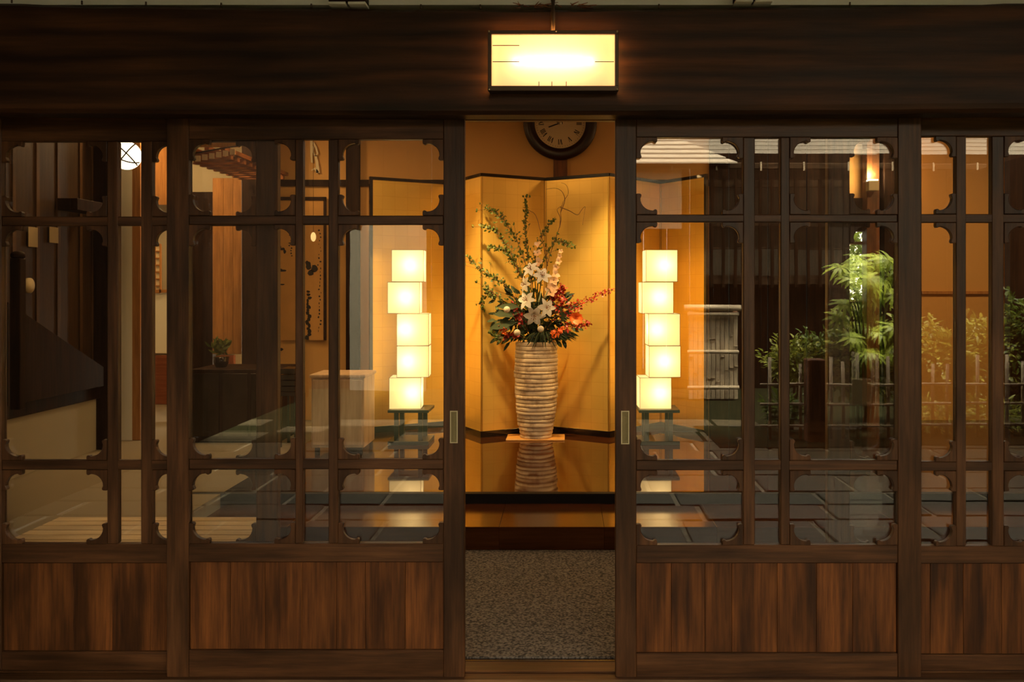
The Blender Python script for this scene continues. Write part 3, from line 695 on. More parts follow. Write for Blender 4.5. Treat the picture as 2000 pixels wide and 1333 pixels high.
spray([(1100,640,-.1),(1130,635,-.1),(1152,632,-.08)], M['red'], 'short red blossom spray at the lower right of the bouquet', 120, .032, .030)
spray([(1020,630,-.1),(1008,612,-.1),(1000,592,-.08)], M['red'], 'red blossom spray left of the lower lilies', 110, .026, .030)
spray([(1010,655,-.1),(995,655,-.1),(985,660,-.08)], M['red'], 'red blossoms hanging over the left rim of the vase', 80, .022, .030)
spray([(990,650,-.1),(980,642,-.1),(975,632,-.08)], M['orange'], 'small orange blossom cluster at the left of the bouquet', 70, .018, .03, 'orange blossoms')
spray([(1080,655,-.12),(1092,648,-.12),(1100,640,-.1)], M['orange'], 'small orange blossom cluster over the vase rim, right of the white balls', 60, .02, .03, 'orange blossoms')
# large orange bloom
c = fp(1125, 622, -.14); t = thing('orange_bloom', c, 'large bright orange bloom at the right of the bouquet', 'flower')
for i in range(9):
    an = 2*PI*i/9; m = MB(); petal(m, c+Vector((0,-.002*i,0)), Vector((math.cos(an), -.45, math.sin(an)*.75)), Vector((0,-1,0)), .066, .062, .15, 4); m.build('petal', M['orange'], t)
MB().tube([VT+Vector((0,0,-.01)), c], .005, 5).build('stem', M['gstem'], t)
for (px, py, lb) in ((1010,650,'white pompon ball over the rim of the vase, left one'), (1056,643,'white pompon ball over the rim of the vase, right one'), (990,605,'white pompon ball at the far left of the bouquet')):
    c = fp(px, py, -.19); t = thing('white_pompon', c, lb, 'flower', 'round white pompons')
    MB().ball(c, .0255, 16, 12).build('bloom', plain('pompon_white', (.80,.70,.50), .8, bump=.5, nscale=90), t)
    MB().tube([c, VT+Vector((0,0,-.01))], .003, 5).build('stem', M['gstem'], t)
# dark foliage collar
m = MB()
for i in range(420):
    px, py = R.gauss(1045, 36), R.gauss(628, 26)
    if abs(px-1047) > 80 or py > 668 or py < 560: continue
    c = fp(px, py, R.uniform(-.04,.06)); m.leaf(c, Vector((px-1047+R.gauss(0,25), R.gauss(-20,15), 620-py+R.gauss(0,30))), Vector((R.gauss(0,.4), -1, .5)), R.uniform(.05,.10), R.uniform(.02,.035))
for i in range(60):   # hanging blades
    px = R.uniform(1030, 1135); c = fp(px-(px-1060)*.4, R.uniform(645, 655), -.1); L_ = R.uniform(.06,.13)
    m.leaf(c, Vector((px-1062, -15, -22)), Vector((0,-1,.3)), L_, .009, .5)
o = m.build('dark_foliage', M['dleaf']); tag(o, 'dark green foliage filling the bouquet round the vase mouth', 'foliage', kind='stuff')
for (x0_, y0_, x1_, y1_, lb) in ((1015,600,972,598,'broad pointed green leaf reaching left above the pompon'), (1015,612,962,613,'long narrow dark leaf reaching left'), (1095,600,1100,630,'broad green leaf in front of the orange bloom'), (1010,630,955,640,'dark leaf at the lower left of the bouquet')):
    a, b_ = fp(x0_, y0_, -.12), fp(x1_, y1_, -.12); m = MB(); m.leaf(a, b_-a, Vector((0,-1,.4)), (b_-a).length, (b_-a).length*.32, .1)
    m.tube([a, VT+Vector((0,0,-.01))], .003, 5)
    tag(m.build('broad_leaf', M['dleaf']), lb, 'leaf', 'broad leaves in the bouquet')
# leafy green branches
def branch(path, label, nleaf, side=.05, s=.026):
    pts_ = [fp(*q) for q in path]; t = thing('leafy_branch', pts_[0], label, 'branch', 'leafy green branches')
    full = [VT+Vector((0,0,-.01))]+pts_
    MB().tube(full, .004, 5, .0012).build('twig', M['stem'], t)
    m = MB(); st = MB()
    nleaf = int(nleaf*1.6)
    for i in range(nleaf):
        u = (i+R.random())/nleaf; q = (.0+u)*(len(pts_)-1); j = min(int(q), len(pts_)-2); c = pts_[j].lerp(pts_[j+1], q-j); d = (pts_[j+1]-pts_[j]).normalized()
        tw_ = Vector((R.gauss(0,1), R.gauss(0,.5), R.gauss(0,1))); L_ = abs(R.gauss(0, side))*(1-.55*u); e = c + (d*.7+tw_*.5)*L_
        if L_ > .02: st.tube([c, e], .0012, 4)
        for q_ in range(2):
            m.leaf(e, d+Vector((R.gauss(0,.8), R.gauss(0,.6), R.gauss(0,.8))), Vector((R.gauss(0,1), -1, R.gauss(0,1))), s*R.uniform(.7,1.2), s*.62)
    m.build('leaves', M['leaf'], t)['kind'] = 'stuff'
    if st.v: st.build('side_twig', M['stem'], t)['kind'] = 'stuff'
branch([(1040,560,.05),(1030,500,.05),(1025,440,.05),(1028,385,.06)], 'leafy branch rising straight up at the middle of the bouquet', 55)
branch([(1035,540,.05),(1010,470,.05),(985,430,.05),(950,405,.05)], 'leafy branch ending highest at the left of the bouquet', 52)
branch([(1030,560,.03),(1000,500,.02),(970,450,.0),(943,442,.0)], 'leafy branch second from the top at the left of the bouquet', 48)
branch([(1035,570,.03),(1005,515,.0),(980,485,0),(957,482,-.02)], 'leafy branch third from the top at the left of the bouquet', 44)
branch([(1020,600,.0),(985,555,-.05),(950,535,-.05),(912,503,-.05)], 'leafy branch reaching furthest left across the screen edge', 60)
branch([(1010,615,.0),(975,580,-.05),(950,565,-.06),(940,600,-.06)], 'leafy branch drooping at the left side of the bouquet', 44)
branch([(1055,560,.04),(1060,510,.04),(1085,470,.04),(1110,478,.04)], 'leafy branch at the upper right of the bouquet', 44, .06)
branch([(1050,555,.05),(1045,500,.05),(1060,455,.05),(1080,430,.06)], 'leafy branch rising behind the peach gladiolus', 44, .05, .022)
branch([(990,650,-.08),(972,660,-.1),(958,650,-.1)], 'short leafy sprig at the lower left of the bouquet', 18, .03)
# curly willow
def curly(paths, label):
    t = thing('curly_twig', fp(1072,520,.06), label, 'branch'); 
    for p_ in paths:
        q = [fp(*a) for a in p_]; sm = []
        for i in range(len(q)-1):
            for k_ in range(4):
                u = k_/4; p0 = q[max(i-1,0)]; p1 = q[i]; p2 = q[i+1]; p3 = q[min(i+2,len(q)-1)]
                sm.append(.5*((2*p1)+(p2-p0)*u+(2*p0-5*p1+4*p2-p3)*u*u+(3*p1-p0-3*p2+p3)*u**3))
        sm.append(q[-1]); MB().tube(sm, .0032, 5, .0013).build('curl', M['stem'], t)
curly([[(1060,600,.05),(1068,520,.06),(1094,440,.06),(1095,415,.06),(1100,395,.06),(1110,378,.06),(1106,362,.06),(1096,357,.06)],
       [(1095,415,.06),(1103,392,.06),(1098,375,.06),(1085,368,.06),(1066,370,.06)],
       [(1094,405,.06),(1112,412,.06),(1128,420,.06),(1136,410,.06),(1143,404,.06),(1141,418,.06),(1138,440,.06)],
       [(1093,445,.06),(1094,425,.06),(1088,410,.06),(1098,402,.06)], [(1070,520,.06),(1050,430,.06),(1035,412,.06),(1028,410,.06)]],
      'thin curly brown twigs twisting above the right of the bouquet')

# ------------------------------------------------------------------ hall lamps
c = P(1100, 226, 5.6); t = thing('pendant_lamp', (c.x, c.y, CE), 'small white pendant lamp just showing under the beam in front of the clock', 'lamp')
MB().ball(c, .045, 20, 12, (1,1,.55)).build('lamp_bowl', M['globe'], t)
MB().tube([c+Vector((0,0,.02)), (c.x, c.y, CE)], .004, 6).build('cord', M['lacquer'], t)
lamp('spot', 'SPOT', (c.x, c.y, c.z-.06), 32, (1.0,.80,.52), .10, rot=(math.radians(38), 0, 0), spot=math.radians(75), parent=t)
gl = P(247, 304, 4.3); gr = 27.5*4.3/F
t = thing('globe_lamp', (gl.x, gl.y, CE), 'round white globe lamp in a wire cage hanging at the upper left', 'lamp')
MB().ball(gl, gr, 24, 16).build('globe', M['globe'], t)
cg = MB()
for an in (.9, -.5, 2.4):
    e1 = Vector((math.cos(an), 0, math.sin(an))); e2 = Vector((.35*math.sin(an), -1, -.35*math.cos(an))).normalized()
    cg.tube([gl+(e1*math.cos(PI*i/14)+e2*math.sin(PI*i/14))*gr*1.04 for i in range(15)], .0036, 5)
cg.build('wire_cage', M['iron'], t)
MB().tube([gl+Vector((0,0,gr*.9)), gl+Vector((0,0,gr+.05))], .03, 12).build('cap', M['brass'], t)
MB().tube([gl+Vector((0,0,gr+.04)), (gl.x, gl.y, CE)], .006, 6).build('rod', M['iron'], t)
c = P(612, 463, 6.6); t = thing('egg_glow', (c.x, c.y, CE), 'small glowing egg shape in place of a lamp reflection before the painting', 'lamp')  # hung glowing shape added for an oval lamp reflection
m = MB(); m.lathe([(max(.0005,.020*math.sin(PI*j/10)), -.036*math.cos(PI*j/10)) for j in range(11)], c, 14); m.build('glow_shape', M['lantern'], t)
MB().tube([c+Vector((0,0,.036)), (c.x, c.y, CE)], .0015, 5).build('cord', M['lacquer'], t)
for (px, lb) in ((905, 'unseen ceiling spotlight added to brighten the left of the gold screen'), (1205, 'unseen ceiling spotlight added to brighten the right of the gold screen')):  # spots added out of view to boost the glow on the gold screen
    x = X_(px, 6.6); t = thing('spotlight', (x, 6.15, CE), lb, 'lamp', 'added ceiling spotlights at the screen')
    MB().tube([(x, 6.15, CE), (x, 6.17, CE-.05), (x, 6.24, CE-.13)], .035, 14, .03).build('spot_can', M['iron'], t)
    l = lamp('spot', 'SPOT', (x, 6.27, CE-.15), 430, (1.0,.68,.27), .04, spot=math.radians(40), parent=t); l.data.spot_blend = 1.0
    l.rotation_euler = (Vector((X_(916 if px < 1000 else 1190, 7.1), 7.15, .98))-Vector((x, 6.27, CE-.15))).to_track_quat('-Z','Y').to_euler()
# round ceiling lamps added out of view to brighten parts of the hall
for (x, y, pw, lb) in ((-3.0, 5.0, 5, 'added round ceiling lamp lighting the left of the hall'), (3.3, 6.1, 42, 'added round ceiling lamp lighting the right wall of the hall'), (-.4, 5.2, 16, 'added round ceiling lamp lighting the hall before the gold screen'), (-3.1, 6.95, 30, 'added round ceiling lamp lighting the wooden door at the back left'), (-3.9, 8.4, 16, 'added round ceiling lamp lighting the passage at the back left'), (-1.75, 6.2, 16, 'added round ceiling lamp lighting the ochre painting')):
    t = thing('added_ceiling_lamp', (x, y, CE), lb, 'lamp', 'added round ceiling lamps')
    MB().lathe([(.20, 0), (.21, -.03), (.19, -.06), (.02, -.07)][::-1], (x, y, CE-.002), 28).build('lamp_cover', M['lantern'], t)
    a = lamp('area', 'AREA', (x, y, CE-.09), pw, (1.0,.60,.24), size=.35, parent=t)

# ------------------------------------------------------------------ left side of the hall
# planked upper wall over a dark beam, stair with string, newel post, balusters
wl = sroot('wall_left_planking'); wl.name = 'trim_12'
yv = lambda px, x: x*F/(px-VX)
yy = 3.3
widths = [.25,.22,.3,.2,.26,.24,.28,.22,.3,.25,.24,.28]
k_ = 0
while yy < 6.5:
    wv_ = widths[k_ % 12]; y2 = min(6.5, yy+wv_)
    MB().box(LX-.07, LX-.03, yy+.002, y2-.002, Z_(790, 5.39), CE).build('plank', M['plankA'] if 'plankA' in M else M.setdefault('plankA', wood('brown_wall_plank', (.024,.012,.005), (.050,.024,.009), 'Z', 1, (.4,.6), .2, .2)), wl, .002)
    MB().box(LX-.035, LX-.02, y2-.018, y2+.018, Z_(790, 5.39), CE).build('batten', M.setdefault('battenA', wood('wall_batten', (.045,.022,.008), (.085,.042,.014))), wl, .001)
    yy = y2; k_ += 1
struct('trim_13', MB().box(LX-.1, LX+.03, 3.25, 6.6, Z_(822, 5.39), Z_(791, 5.39)), M['post'], .003)
struct('trim_14', MB().box(LX-.02, LX+.10, 6.5, 6.62, PT, CE), M['post'], .003)
struct('trim_15', MB().box(X_(258, 6.9), X_(274, 6.9), 6.9, 7.0, PT, CE), M['orange_wood'], .002)
struct('wall_pier', MB().box(X_(222, 6.9)-.1, X_(258, 6.9), 6.9, 7.02, PT, CE), plain('pier_plaster', (.78,.74,.62), .9)).name = 'wall_stair'
# stair
t = thing('staircase', (LX+.0, 5.5, Z_(791,5.39)), 'black wooden staircase side rising toward the viewer at the far left', 'staircase')
xs_ = LX+.045
sp_ = MB(); yA, zA = 5.35, 1.30; yB, zB = 6.46, .80
vs_ = [(xs_, yA, zA), (xs_, yB, zB), (xs_, yB, .66), (xs_, yA, .66)]; vs_ += [(x+.035, y, z) for x, y, z in vs_]
sp_.add(vs_, [(0,1,2,3),(4,7,6,5),(0,4,5,1),(1,5,6,2),(2,6,7,3),(3,7,4,0)]); sp_.build('stair_string', M['post'], t, .002)
for i in range(6):
    y_ = 5.42+i*.17
    MB().box(xs_-.05, xs_+.0, y_, y_+.17, .66, 1.22-i*.085).build('step', M['post'], t)
np_ = P(35, 495, 5.3); t2 = thing('newel_post', (X_(35, 5.3), 5.3, Z_(800,5.3)), 'dark turned newel post with rounded cap at the far left', 'post')
MB().box(np_.x-.032, np_.x+.032, 5.27, 5.33, Z_(800,5.3), Z_(505,5.3)).build('shaft', M['post'], t2, .004)
MB().lathe([(.030,0),(.040,.01),(.040,.025),(.033,.038),(.01,.045)], (np_.x, 5.3, Z_(505,5.3)), 20).build('cap', M['post'], t2)
# disc on the planks
c = P(52, 558, 5.7); m = MB(); m.tube([(LX-.018, c.y, c.z), (LX+.0, c.y, c.z)], .05, 20)
tag(m.build('wall_plaque', plain('pale_plaque', (.50,.42,.26), .6)), 'small round pale plaque on the brown planks beside the newel post', 'plaque')
# paper notices on planks
for (px0, px1, y0_, y1_, lb) in ((60,78,443,482,'pale paper slip on the brown planks, left one of two'), (101,118,443,474,'pale paper slip on the brown planks, right one of two')):
    ya, yb_ = yv(px0, LX), yv(px1, LX); m = MB(); m.box(LX-.018, LX-.014, ya, yb_, Z_(y1_, ya), Z_(y0_, ya))
    tag(m.build('paper_slip', plain('old_slip', (.32,.25,.14), .8)), lb, 'paper', 'paper slips on the planks')
# small black shelf
ya, yb_ = yv(140, LX+.1), yv(192, LX+.1)
tag(MB().box(LX-.0, LX+.14, ya, yb_, Z_(415, 6.2), Z_(393, 6.2)).build('wall_shelf', M['post'], None, .002), 'small black shelf box on the plank wall left of the globe lamp', 'shelf')

# ------------------------------------------------------------------ slatted bench just inside the doors
bz = Z_(1006, 3.80)
x0, x1 = X_(5, 3.46), X_(482, 3.46)
t = thing('slatted_bench', ((x0+x1)/2, 3.63, 0), 'pale wooden slatted bench just inside the left doors', 'bench')
bzt = Z_(1009, 3.86)
for i in range(7):
    y_ = 3.36 + i*.071
    MB().box(x0, x1, y_, y_+.062, bzt-.028, bzt).build('slat', M['light_wood'], t, .003)
for xx in (x0+.12, x1-.16):
    MB().box(xx, xx+.04, 3.37, 3.84, bzt-.075, bzt-.028).build('bearer', M['light_wood'], t, .002)
    for yy in (3.38, 3.79):
        MB().box(xx, xx+.04, yy, yy+.04, 0, bzt-.075).build('leg', M['light_wood'], t, .002)

# ------------------------------------------------------------------ passage at the back left
# far wall features (depth 9.1): shoji window, white dado, red skirting
FZ = 9.1
struct('wall_passage_dado', MB().box(-6.1, X_(460, FZ), FZ-.03, FZ, Z_(690, FZ), Z_(572, FZ)), plain('pale_dado', (.75,.74,.62), .7)).name = 'wall_passage'
struct('baseboard_back', MB().box(-6.1, X_(460, FZ), FZ-.05, FZ, PT, Z_(694, FZ)), M['red_wood'], .002)
wn = sroot('window_1', (X_(308, FZ), FZ, Z_(525, FZ)))
xw0, xw1, zw0, zw1 = X_(285, FZ), X_(318, FZ), Z_(572, FZ), Z_(478, FZ)
MB().box(xw0, xw1, FZ-.045, FZ-.04, zw0, zw1).build('shoji_paper', M['shoji'], wn)
for i in range(4): 
    x = xw0+(xw1-xw0)*i/3; MB().box(x-.008, x+.008, FZ-.06, FZ-.04, zw0, zw1).build('lattice_bar', M['orange_wood'], wn)
for i in range(8):
    z_ = zw0+(zw1-zw0)*i/7; MB().box(xw0, xw1, FZ-.058, FZ-.042, z_-.006, z_+.006).build('lattice_bar', M['orange_wood'], wn)
struct('trim_16', MB().box(-6.1, X_(460, FZ), FZ-.06, FZ, Z_(572, FZ), Z_(566, FZ)), M['orange_wood'])
struct('wall_passage_upper', MB().box(X_(290, 8.9), X_(345, 8.9), 8.9, 8.95, Z_(400, 8.9), CE), M['orange_wood']).name = 'trim_17'
# dark partition, warm wood door, inside the left door's big pane
struct('trim_18', MB().box(X_(345, 7.9), X_(415, 7.9), 7.9, 7.98, PT, Z_(375, 7.9)), M['post'], .003)
pz = 7.8
dr = sroot('door_5', (X_(440, pz), pz, PT))
xx = [415, 436, 455, 472]
for i in range(3): MB().box(X_(xx[i], pz)+.001, X_(xx[i+1], pz)-.001, pz, pz+.04, Z_(692, pz), Z_(348, pz)).build('plank', M['orange_wood'], dr, .002)
struct('trim_19', MB().box(X_(472, 7.7), X_(542, 7.7), 7.7, 7.78, PT, CE), M['post'], .003)
# slatted canopy with row of tags under the ceiling
cz0 = 6.2
t = thing('slatted_canopy', (X_(420, 6.6), 6.6, Z_(345, 6.6)), 'brown slatted canopy under the ceiling behind the left door', 'canopy')
for i in range(11):
    y_ = 6.2+i*.13
    MB().box(X_(366, 6.5), X_(468, 6.5), y_, y_+.045, Z_(352, 7.4)+.02, Z_(352, 7.4)+.06).build('slat', M.setdefault('canopy', wood('red_brown_slat', (.16,.05,.015), (.28,.10,.03), 'X')), t)
for xq in (366, 400, 434, 464):
    MB().box(X_(xq, 6.5), X_(xq, 6.5)+.03, 6.18, 7.6, Z_(352, 7.4)+.06, Z_(352, 7.4)+.09).build('runner', M['canopy'], t)
MB().box(X_(366, 6.15), X_(470, 6.15), 6.12, 6.15, Z_(288, 6.15), Z_(277, 6.15)).build('fascia', M['orange_wood'], t)
for i in range(7):
    px = 368+i*13.5; py = 318-i*2.6; od = ('leftmost', 'second from the left', 'third from the left', 'middle one', 'third from the right', 'second from the right', 'rightmost')[i]
    tag(MB().box(X_(px, 6.1), X_(px+10, 6.1), 6.098, 6.103, Z_(py, 6.1), Z_(py-11, 6.1)).build('wooden_tag', M['pale_box']), 'small pale square tag hanging below the canopy, ' + od + ' of the row', 'tag', 'row of hanging tags')
rod = MB().tube([P(366, 302, 6.1), P(462, 285, 6.1)], .006, 6); tag(rod.build('tag_rail', M['rail']), 'thin rail from which the pale tags hang', 'rail')
# low dark chest with plant
t = thing('low_chest', (X_(430, 6.9), 6.9, PT), 'low black wooden chest standing behind the left door', 'chest')
MB().box(X_(372, 6.8), X_(545, 6.8), 6.8, 7.3, PT, Z_(722, 6.8)).build('body', M['post'], t, .004)
for i in range(3):
    a = 378+i*56; MB().box(X_(a, 6.79), X_(a+50, 6.79), 6.785, 6.8, PT+.05, Z_(730, 6.79)).build('drawer', M['lacquer'], t, .003)
t = thing('potted_plant', (X_(432, 7.0), 7.0, Z_(722, 6.8)), 'small leafy plant in a dark pot on the low black chest', 'plant')
b0_ = Vector(t.location); MB().lathe([(.04,0),(.055,.03),(.06,.08),(.05,.085)], b0_, 16).build('pot', M['lacquer'], t)
m = MB()
for i in range(60): m.leaf(b0_+Vector((R.gauss(0,.03), R.gauss(0,.03), .09+R.random()*.1)), Vector((R.gauss(0,1), R.gauss(0,1), 1)), Vector((0,-1,0)), .07, .02)
m.build('foliage', M['bush_dark'], t)
# framed painting on the back wall
zf = BW-.03
t = thing('framed_painting', (X_(588, zf), zf, Z_(665, zf)), 'tall ochre ink painting with birds and columns of writing on the back wall', 'painting')
x0, x1, z0, z1 = X_(536, zf), X_(637, zf), Z_(665, zf), Z_(385, zf)
MB().box(x0+.02, x1-.02, zf, zf+.012, z0, z1-.03).build('painted_sheet', M['paper'], t)
MB().box(x1-.022, x1, zf-.012, zf+.014, z0, z1).build('frame_side', M['rail'], t, .001)
MB().box(x0, x1, zf-.012, zf+.014, z1-.03, z1).build('frame_top', M['rail'], t, .001)
ik = MB()
def blot(px, py, rx, ry, n=9):
    ik.prism([(X_(px+rx*math.cos(-2*PI*i/n)*R.uniform(.7,1.15), zf), Z_(py+ry*math.sin(2*PI*i/n*-1)*R.uniform(.7,1.15)*-1, zf)) for i in range(n)], zf-.002, zf-.0004)
for (px, py, rx, ry) in ((603,519,6,9),(614,526,7,8),(607,533,7,6),(600,514,4,5),(552,487,6,3),(556,492,3,4),(547,483,3,3),(553,529,8,2.5),(548,527,4,2),(551,556,5,1.6),(549,683,5,3)): blot(px, py, rx, ry)
for i in range(16): blot(601+R.uniform(-3,4), 570+i*6, R.uniform(2.5,5), R.uniform(3,6))
for i in range(30): blot(624+R.uniform(-3,3), 450+i*6.8, R.uniform(.6,2.4), R.uniform(1.2,3), 6)
for i in range(10): blot(568+R.uniform(-3,3), 455+i*5, R.uniform(.8,2), R.uniform(1,2.5), 6)
ik.build('ink_marks', M['ink'], t)
# pale brush lettering above
pl = MB()
def stroke(pts_, w0, w1):
    q = [P(a, b_, BW-.02) for a, b_ in pts_]; n = len(q); k_ = (BW-.02)/F
    vs_ = []
    for i, p in enumerate(q):
        d = (q[min(i+1,n-1)]-q[max(i-1,0)]).normalized(); s_ = Vector((-d.z, 0, d.x)); w_ = (w0+(w1-w0)*i/(n-1))*k_/2
        vs_ += [p+s_*w_, p-s_*w_, p+s_*w_+Vector((0,.004,0)), p-s_*w_+Vector((0,.004,0))]
    pl.add(vs_, [f for i in range(n-1) for f in ((i*4, i*4+1, i*4+5, i*4+4), (i*4+2, i*4+6, i*4+7, i*4+3))])
stroke([(608,275),(608,300),(609,318)], 5, 3); stroke([(611,278),(617,288),(620,300),(616,305)], 4, 3); stroke([(612,286),(611,296),(615,305)], 3, 2.5)
stroke([(616,303),(619,318),(621,338)], 4, 7); stroke([(608,333),(615,329),(621,338)], 1.5, 6)
tag(pl.build('brush_lettering', M['pale_ink']), 'pale brush-stroke lettering high on the wall above the ochre painting', 'lettering')
# pale box built indoors in place of a box reflected in the glass
cz = 6.3
t = thing('reflection_box', (X_(659, cz), cz, PT), 'pale box standing in for a reflection, low beside the gold screen', 'cabinet')
x0, x1 = X_(608, cz), X_(711, cz); zt = Z_(732, cz); zb = PT+.05
MB().box(x0, x1, cz, cz+.35, zb, zt-.025).build('body', M['pale_box'], t, .004)
MB().box(x0-.012, x1+.012, cz-.012, cz+.36, zt-.025, zt).build('top', M['pale_box'], t, .005)
MB().box((x0+x1)/2+.005, x1-.012, cz-.012, cz, zb+.02, zt-.04).build('door', M['pale_box'], t, .003)
MB().box(x0+.012, (x0+x1)/2-.005, cz-.012, cz, zb+.02, zt-.04).build('door', M['pale_box'], t, .003)
for xx in (x0+.02, x1-.05):
    MB().box(xx, xx+.03, cz+.02, cz+.05, PT, zb).build('leg', M['post'], t)
# stacked dark trays beside it
for i in range(4):
    tag(MB().box(X_(546, 6.6), X_(576, 6.6), 6.6, 6.8, PT+.42+i*.045, PT+.46+i*.045).build('lacquer_tray', M['lacquer'], None, .003), ['lowest','second lowest','second highest','topmost'][i]+' black lacquer box of the stack below the painting', 'box', 'stack of black boxes')
t = thing('box_stand', (X_(561,6.6), 6.7, PT), 'slim black stand under the stack of black boxes', 'stand')
MB().box(X_(544, 6.6), X_(578, 6.6), 6.58, 6.82, PT+.39, PT+.42).build('top', M['lacquer'], t, .002)
for xx in (X_(545,6.6), X_(575,6.6)-.0):
    for yy in (6.59, 6.79): MB().box(xx, xx+.02, yy, yy+.02, PT, PT+.39).build('leg', M['lacquer'], t)

# ------------------------------------------------------------------ right side of the hall
struct('wall_back_right', MB().box(X_(1650, 7.75), X_(1800, 7.75), 7.75, 7.85, 0, Z_(590, 7.75)).box(X_(1650, 7.75), X_(1656, 7.75), 7.75, 7.85, Z_(590, 7.75), CE)
       .box(X_(1691, 7.75), X_(1800, 7.75), 7.75, 7.85, Z_(590, 7.75), Z_(387, 7.75)).box(X_(1656, 7.75), X_(1691, 7.75), 7.75, 7.85, Z_(450, 7.75), Z_(387, 7.75)), M['post']).name = 'wall_window'
struct('wall_alcove', MB().box(X_(1650, 7.75), X_(1800, 7.75), 7.76, 7.85, Z_(387, 7.75), CE), M['plaster'])
struct('trim_20', MB().box(X_(1693, 7.6), X_(1718, 7.6), 7.6, 7.72, PT, CE), wood('alcove_post', (.10,.035,.012), (.18,.07,.025)), .003)
struct('trim_21', MB().box(X_(1727, 7.6), X_(1800, 7.6), 7.6, 7.74, PT, CE), M['post'], .003)
struct('trim_22', MB().box(X_(1790, 7.5), X_(1800, 7.5), 7.5, 7.6, PT, CE), M['post'], .003)
struct('trim_23', MB().box(X_(1973, 7.5), X_(2060, 7.5), 7.5, 7.6, PT, CE), M['post'], .003)
struct('trim_24', MB().box(X_(1800, BW), X_(1973, BW), BW-.03, BW, Z_(575, BW), Z_(569, BW)), M['orange_wood'], .002)
c = P(1707, 361, 7.5)
t = thing('wall_sconce', (c.x, 7.6, c.z), 'small square uplighter glowing on the dark post at the right of the hall', 'lamp')
k_ = 7.5/F
MB().box(c.x-10*k_, c.x+10*k_, 7.5, 7.58, c.z-11*k_, c.z+8*k_).build('sconce_box', plain('sconce_cream', (.60,.52,.34), .6), t, .003)
MB().box(c.x-9*k_, c.x+9*k_, 7.505, 7.575, c.z+8*k_, c.z+11*k_).build('lamp_glass', M['globe'], t)
lamp('bulb', 'POINT', (c.x-.0, 7.54, c.z+.10), 14, (1.0,.70,.34), .03, parent=t)
wn = sroot('window_2', (X_(1673, 7.75), 7.75, Z_(520, 7.75)))
x0, x1, z0, z1 = X_(1656, 7.75), X_(1691, 7.75), Z_(590, 7.75), Z_(450, 7.75)
MB().box(x0, x1, 7.79, 7.794, z0, z1).build('glass_pane', M['glass'], wn)
for (a, b_, c_, d_) in ((x0, x0+.012, z0, z1), (x1-.012, x1, z0, z1), (x0, x1, z0, z0+.012), (x0, x1, z1-.012, z1), (x0, x1, Z_(478,7.75), Z_(472,7.75))):
    MB().box(a, b_, 7.765, 7.79, c_, d_).build('window_frame', M['white_plaster'], wn)
def shrub(name, c, rx, ry, rz, n, s, mat, label, cat='shrub', group=None, org=None, trunk=True, asp=.5, up=.6, squash=2.0):
    t = thing(name, org if org is not None else (c[0], c[1], c[2]-rz), label, cat, group); m = MB()
    for i in range(n):
        d = Vector((R.gauss(0,1), R.gauss(0,1), R.gauss(0,1))).normalized(); r = R.random()**.4
        lump = 1 + .18*math.sin(d.x*7+d.z*5+c[0]*3)+.12*math.sin(d.z*11+d.y*6)
        p = Vector(c)+Vector((d.x*rx, d.y*ry, d.z*rz))*r*lump
        m.leaf(p, d+Vector((R.gauss(0,.7), R.gauss(0,.7), R.gauss(0,.5)+up*.4)), Vector((R.gauss(0,.5), R.gauss(0,.5), 1)), s*R.uniform(.6,1.3), s*asp*R.uniform(.7,1.2))
    m.build('foliage', mat, t)['kind'] = 'stuff'
    if trunk:
        st = MB(); g0 = t.location
        for i in range(5):
            st.tube([(g0[0]+R.uniform(-.03,.03), g0[1]+R.uniform(-.03,.03), g0[2]), (c[0]+R.uniform(-.5,.5)*rx, c[1]+R.uniform(-.5,.5)*ry, c[2]+R.uniform(-.2,.5)*rz)], .012, 5, .004)
        st.build('stem', M['stem'], t)
    return t
shrub('garden_bush', (X_(1673, 10.2), 10.2, 1.35), .75, .5, 1.0, 4500, .09, M['bush_dark'], 'bright green bush outside seen through the narrow window at the back right', org=(X_(1673,9.4), 9.4, -.05))
struct('floor_garden_behind', MB().box(0.5, 6.5, 7.86, 12, -.1, -.05), M['soil']).name = 'ground_back'

# ------------------------------------------------------------------ OUTSIDE (mirrored in the panes): courtyard behind the camera
GZ = -.06
struct('ground', MB().box(-8, 9, -9.5, 3.06, GZ-.08, GZ-.012), M['joint'])
gr_ = sroot('ground_paving', (0, 0, GZ))
gr_.name = 'floor_paving'
def slab(w_, d_):
    o = MB().box(-w_/2, w_/2, -d_/2, d_/2, -.03, 0).build('paving_slab', M['slate'], None, .006); return o.data, o
y = 2.93; cnt = 0; cache = {}
while y > -3.0:
    d_ = R.choice([.38, .46, .55]); x = -3.9 + R.uniform(0, .3)
    while x < 5.6 and cnt < 290:
        w_ = R.choice([.5, .66, .82]); kx = (w_, d_)
        if kx not in cache:
            me, o = slab(w_-.034, d_-.030); cache[kx] = me; o.parent = gr_
        else:
            o = bpy.data.objects.new('paving_slab', cache[kx]); C.objects.link(o); o.parent = gr_
        o.location = (x+w_/2, y-d_/2, R.uniform(-.004, .004)); o.rotation_euler = (0, 0, R.uniform(-.012,.012)); cnt += 1
        x += w_
    y -= d_
print('slabs', cnt)
struct('ground_bed', MB().box(-8, 9, -9.4, -1.95, GZ-.012, GZ+.0).box(1.4, 9, -2.6, -1.62, GZ-.012, GZ+.01), M['soil']).name = 'ground_soil'

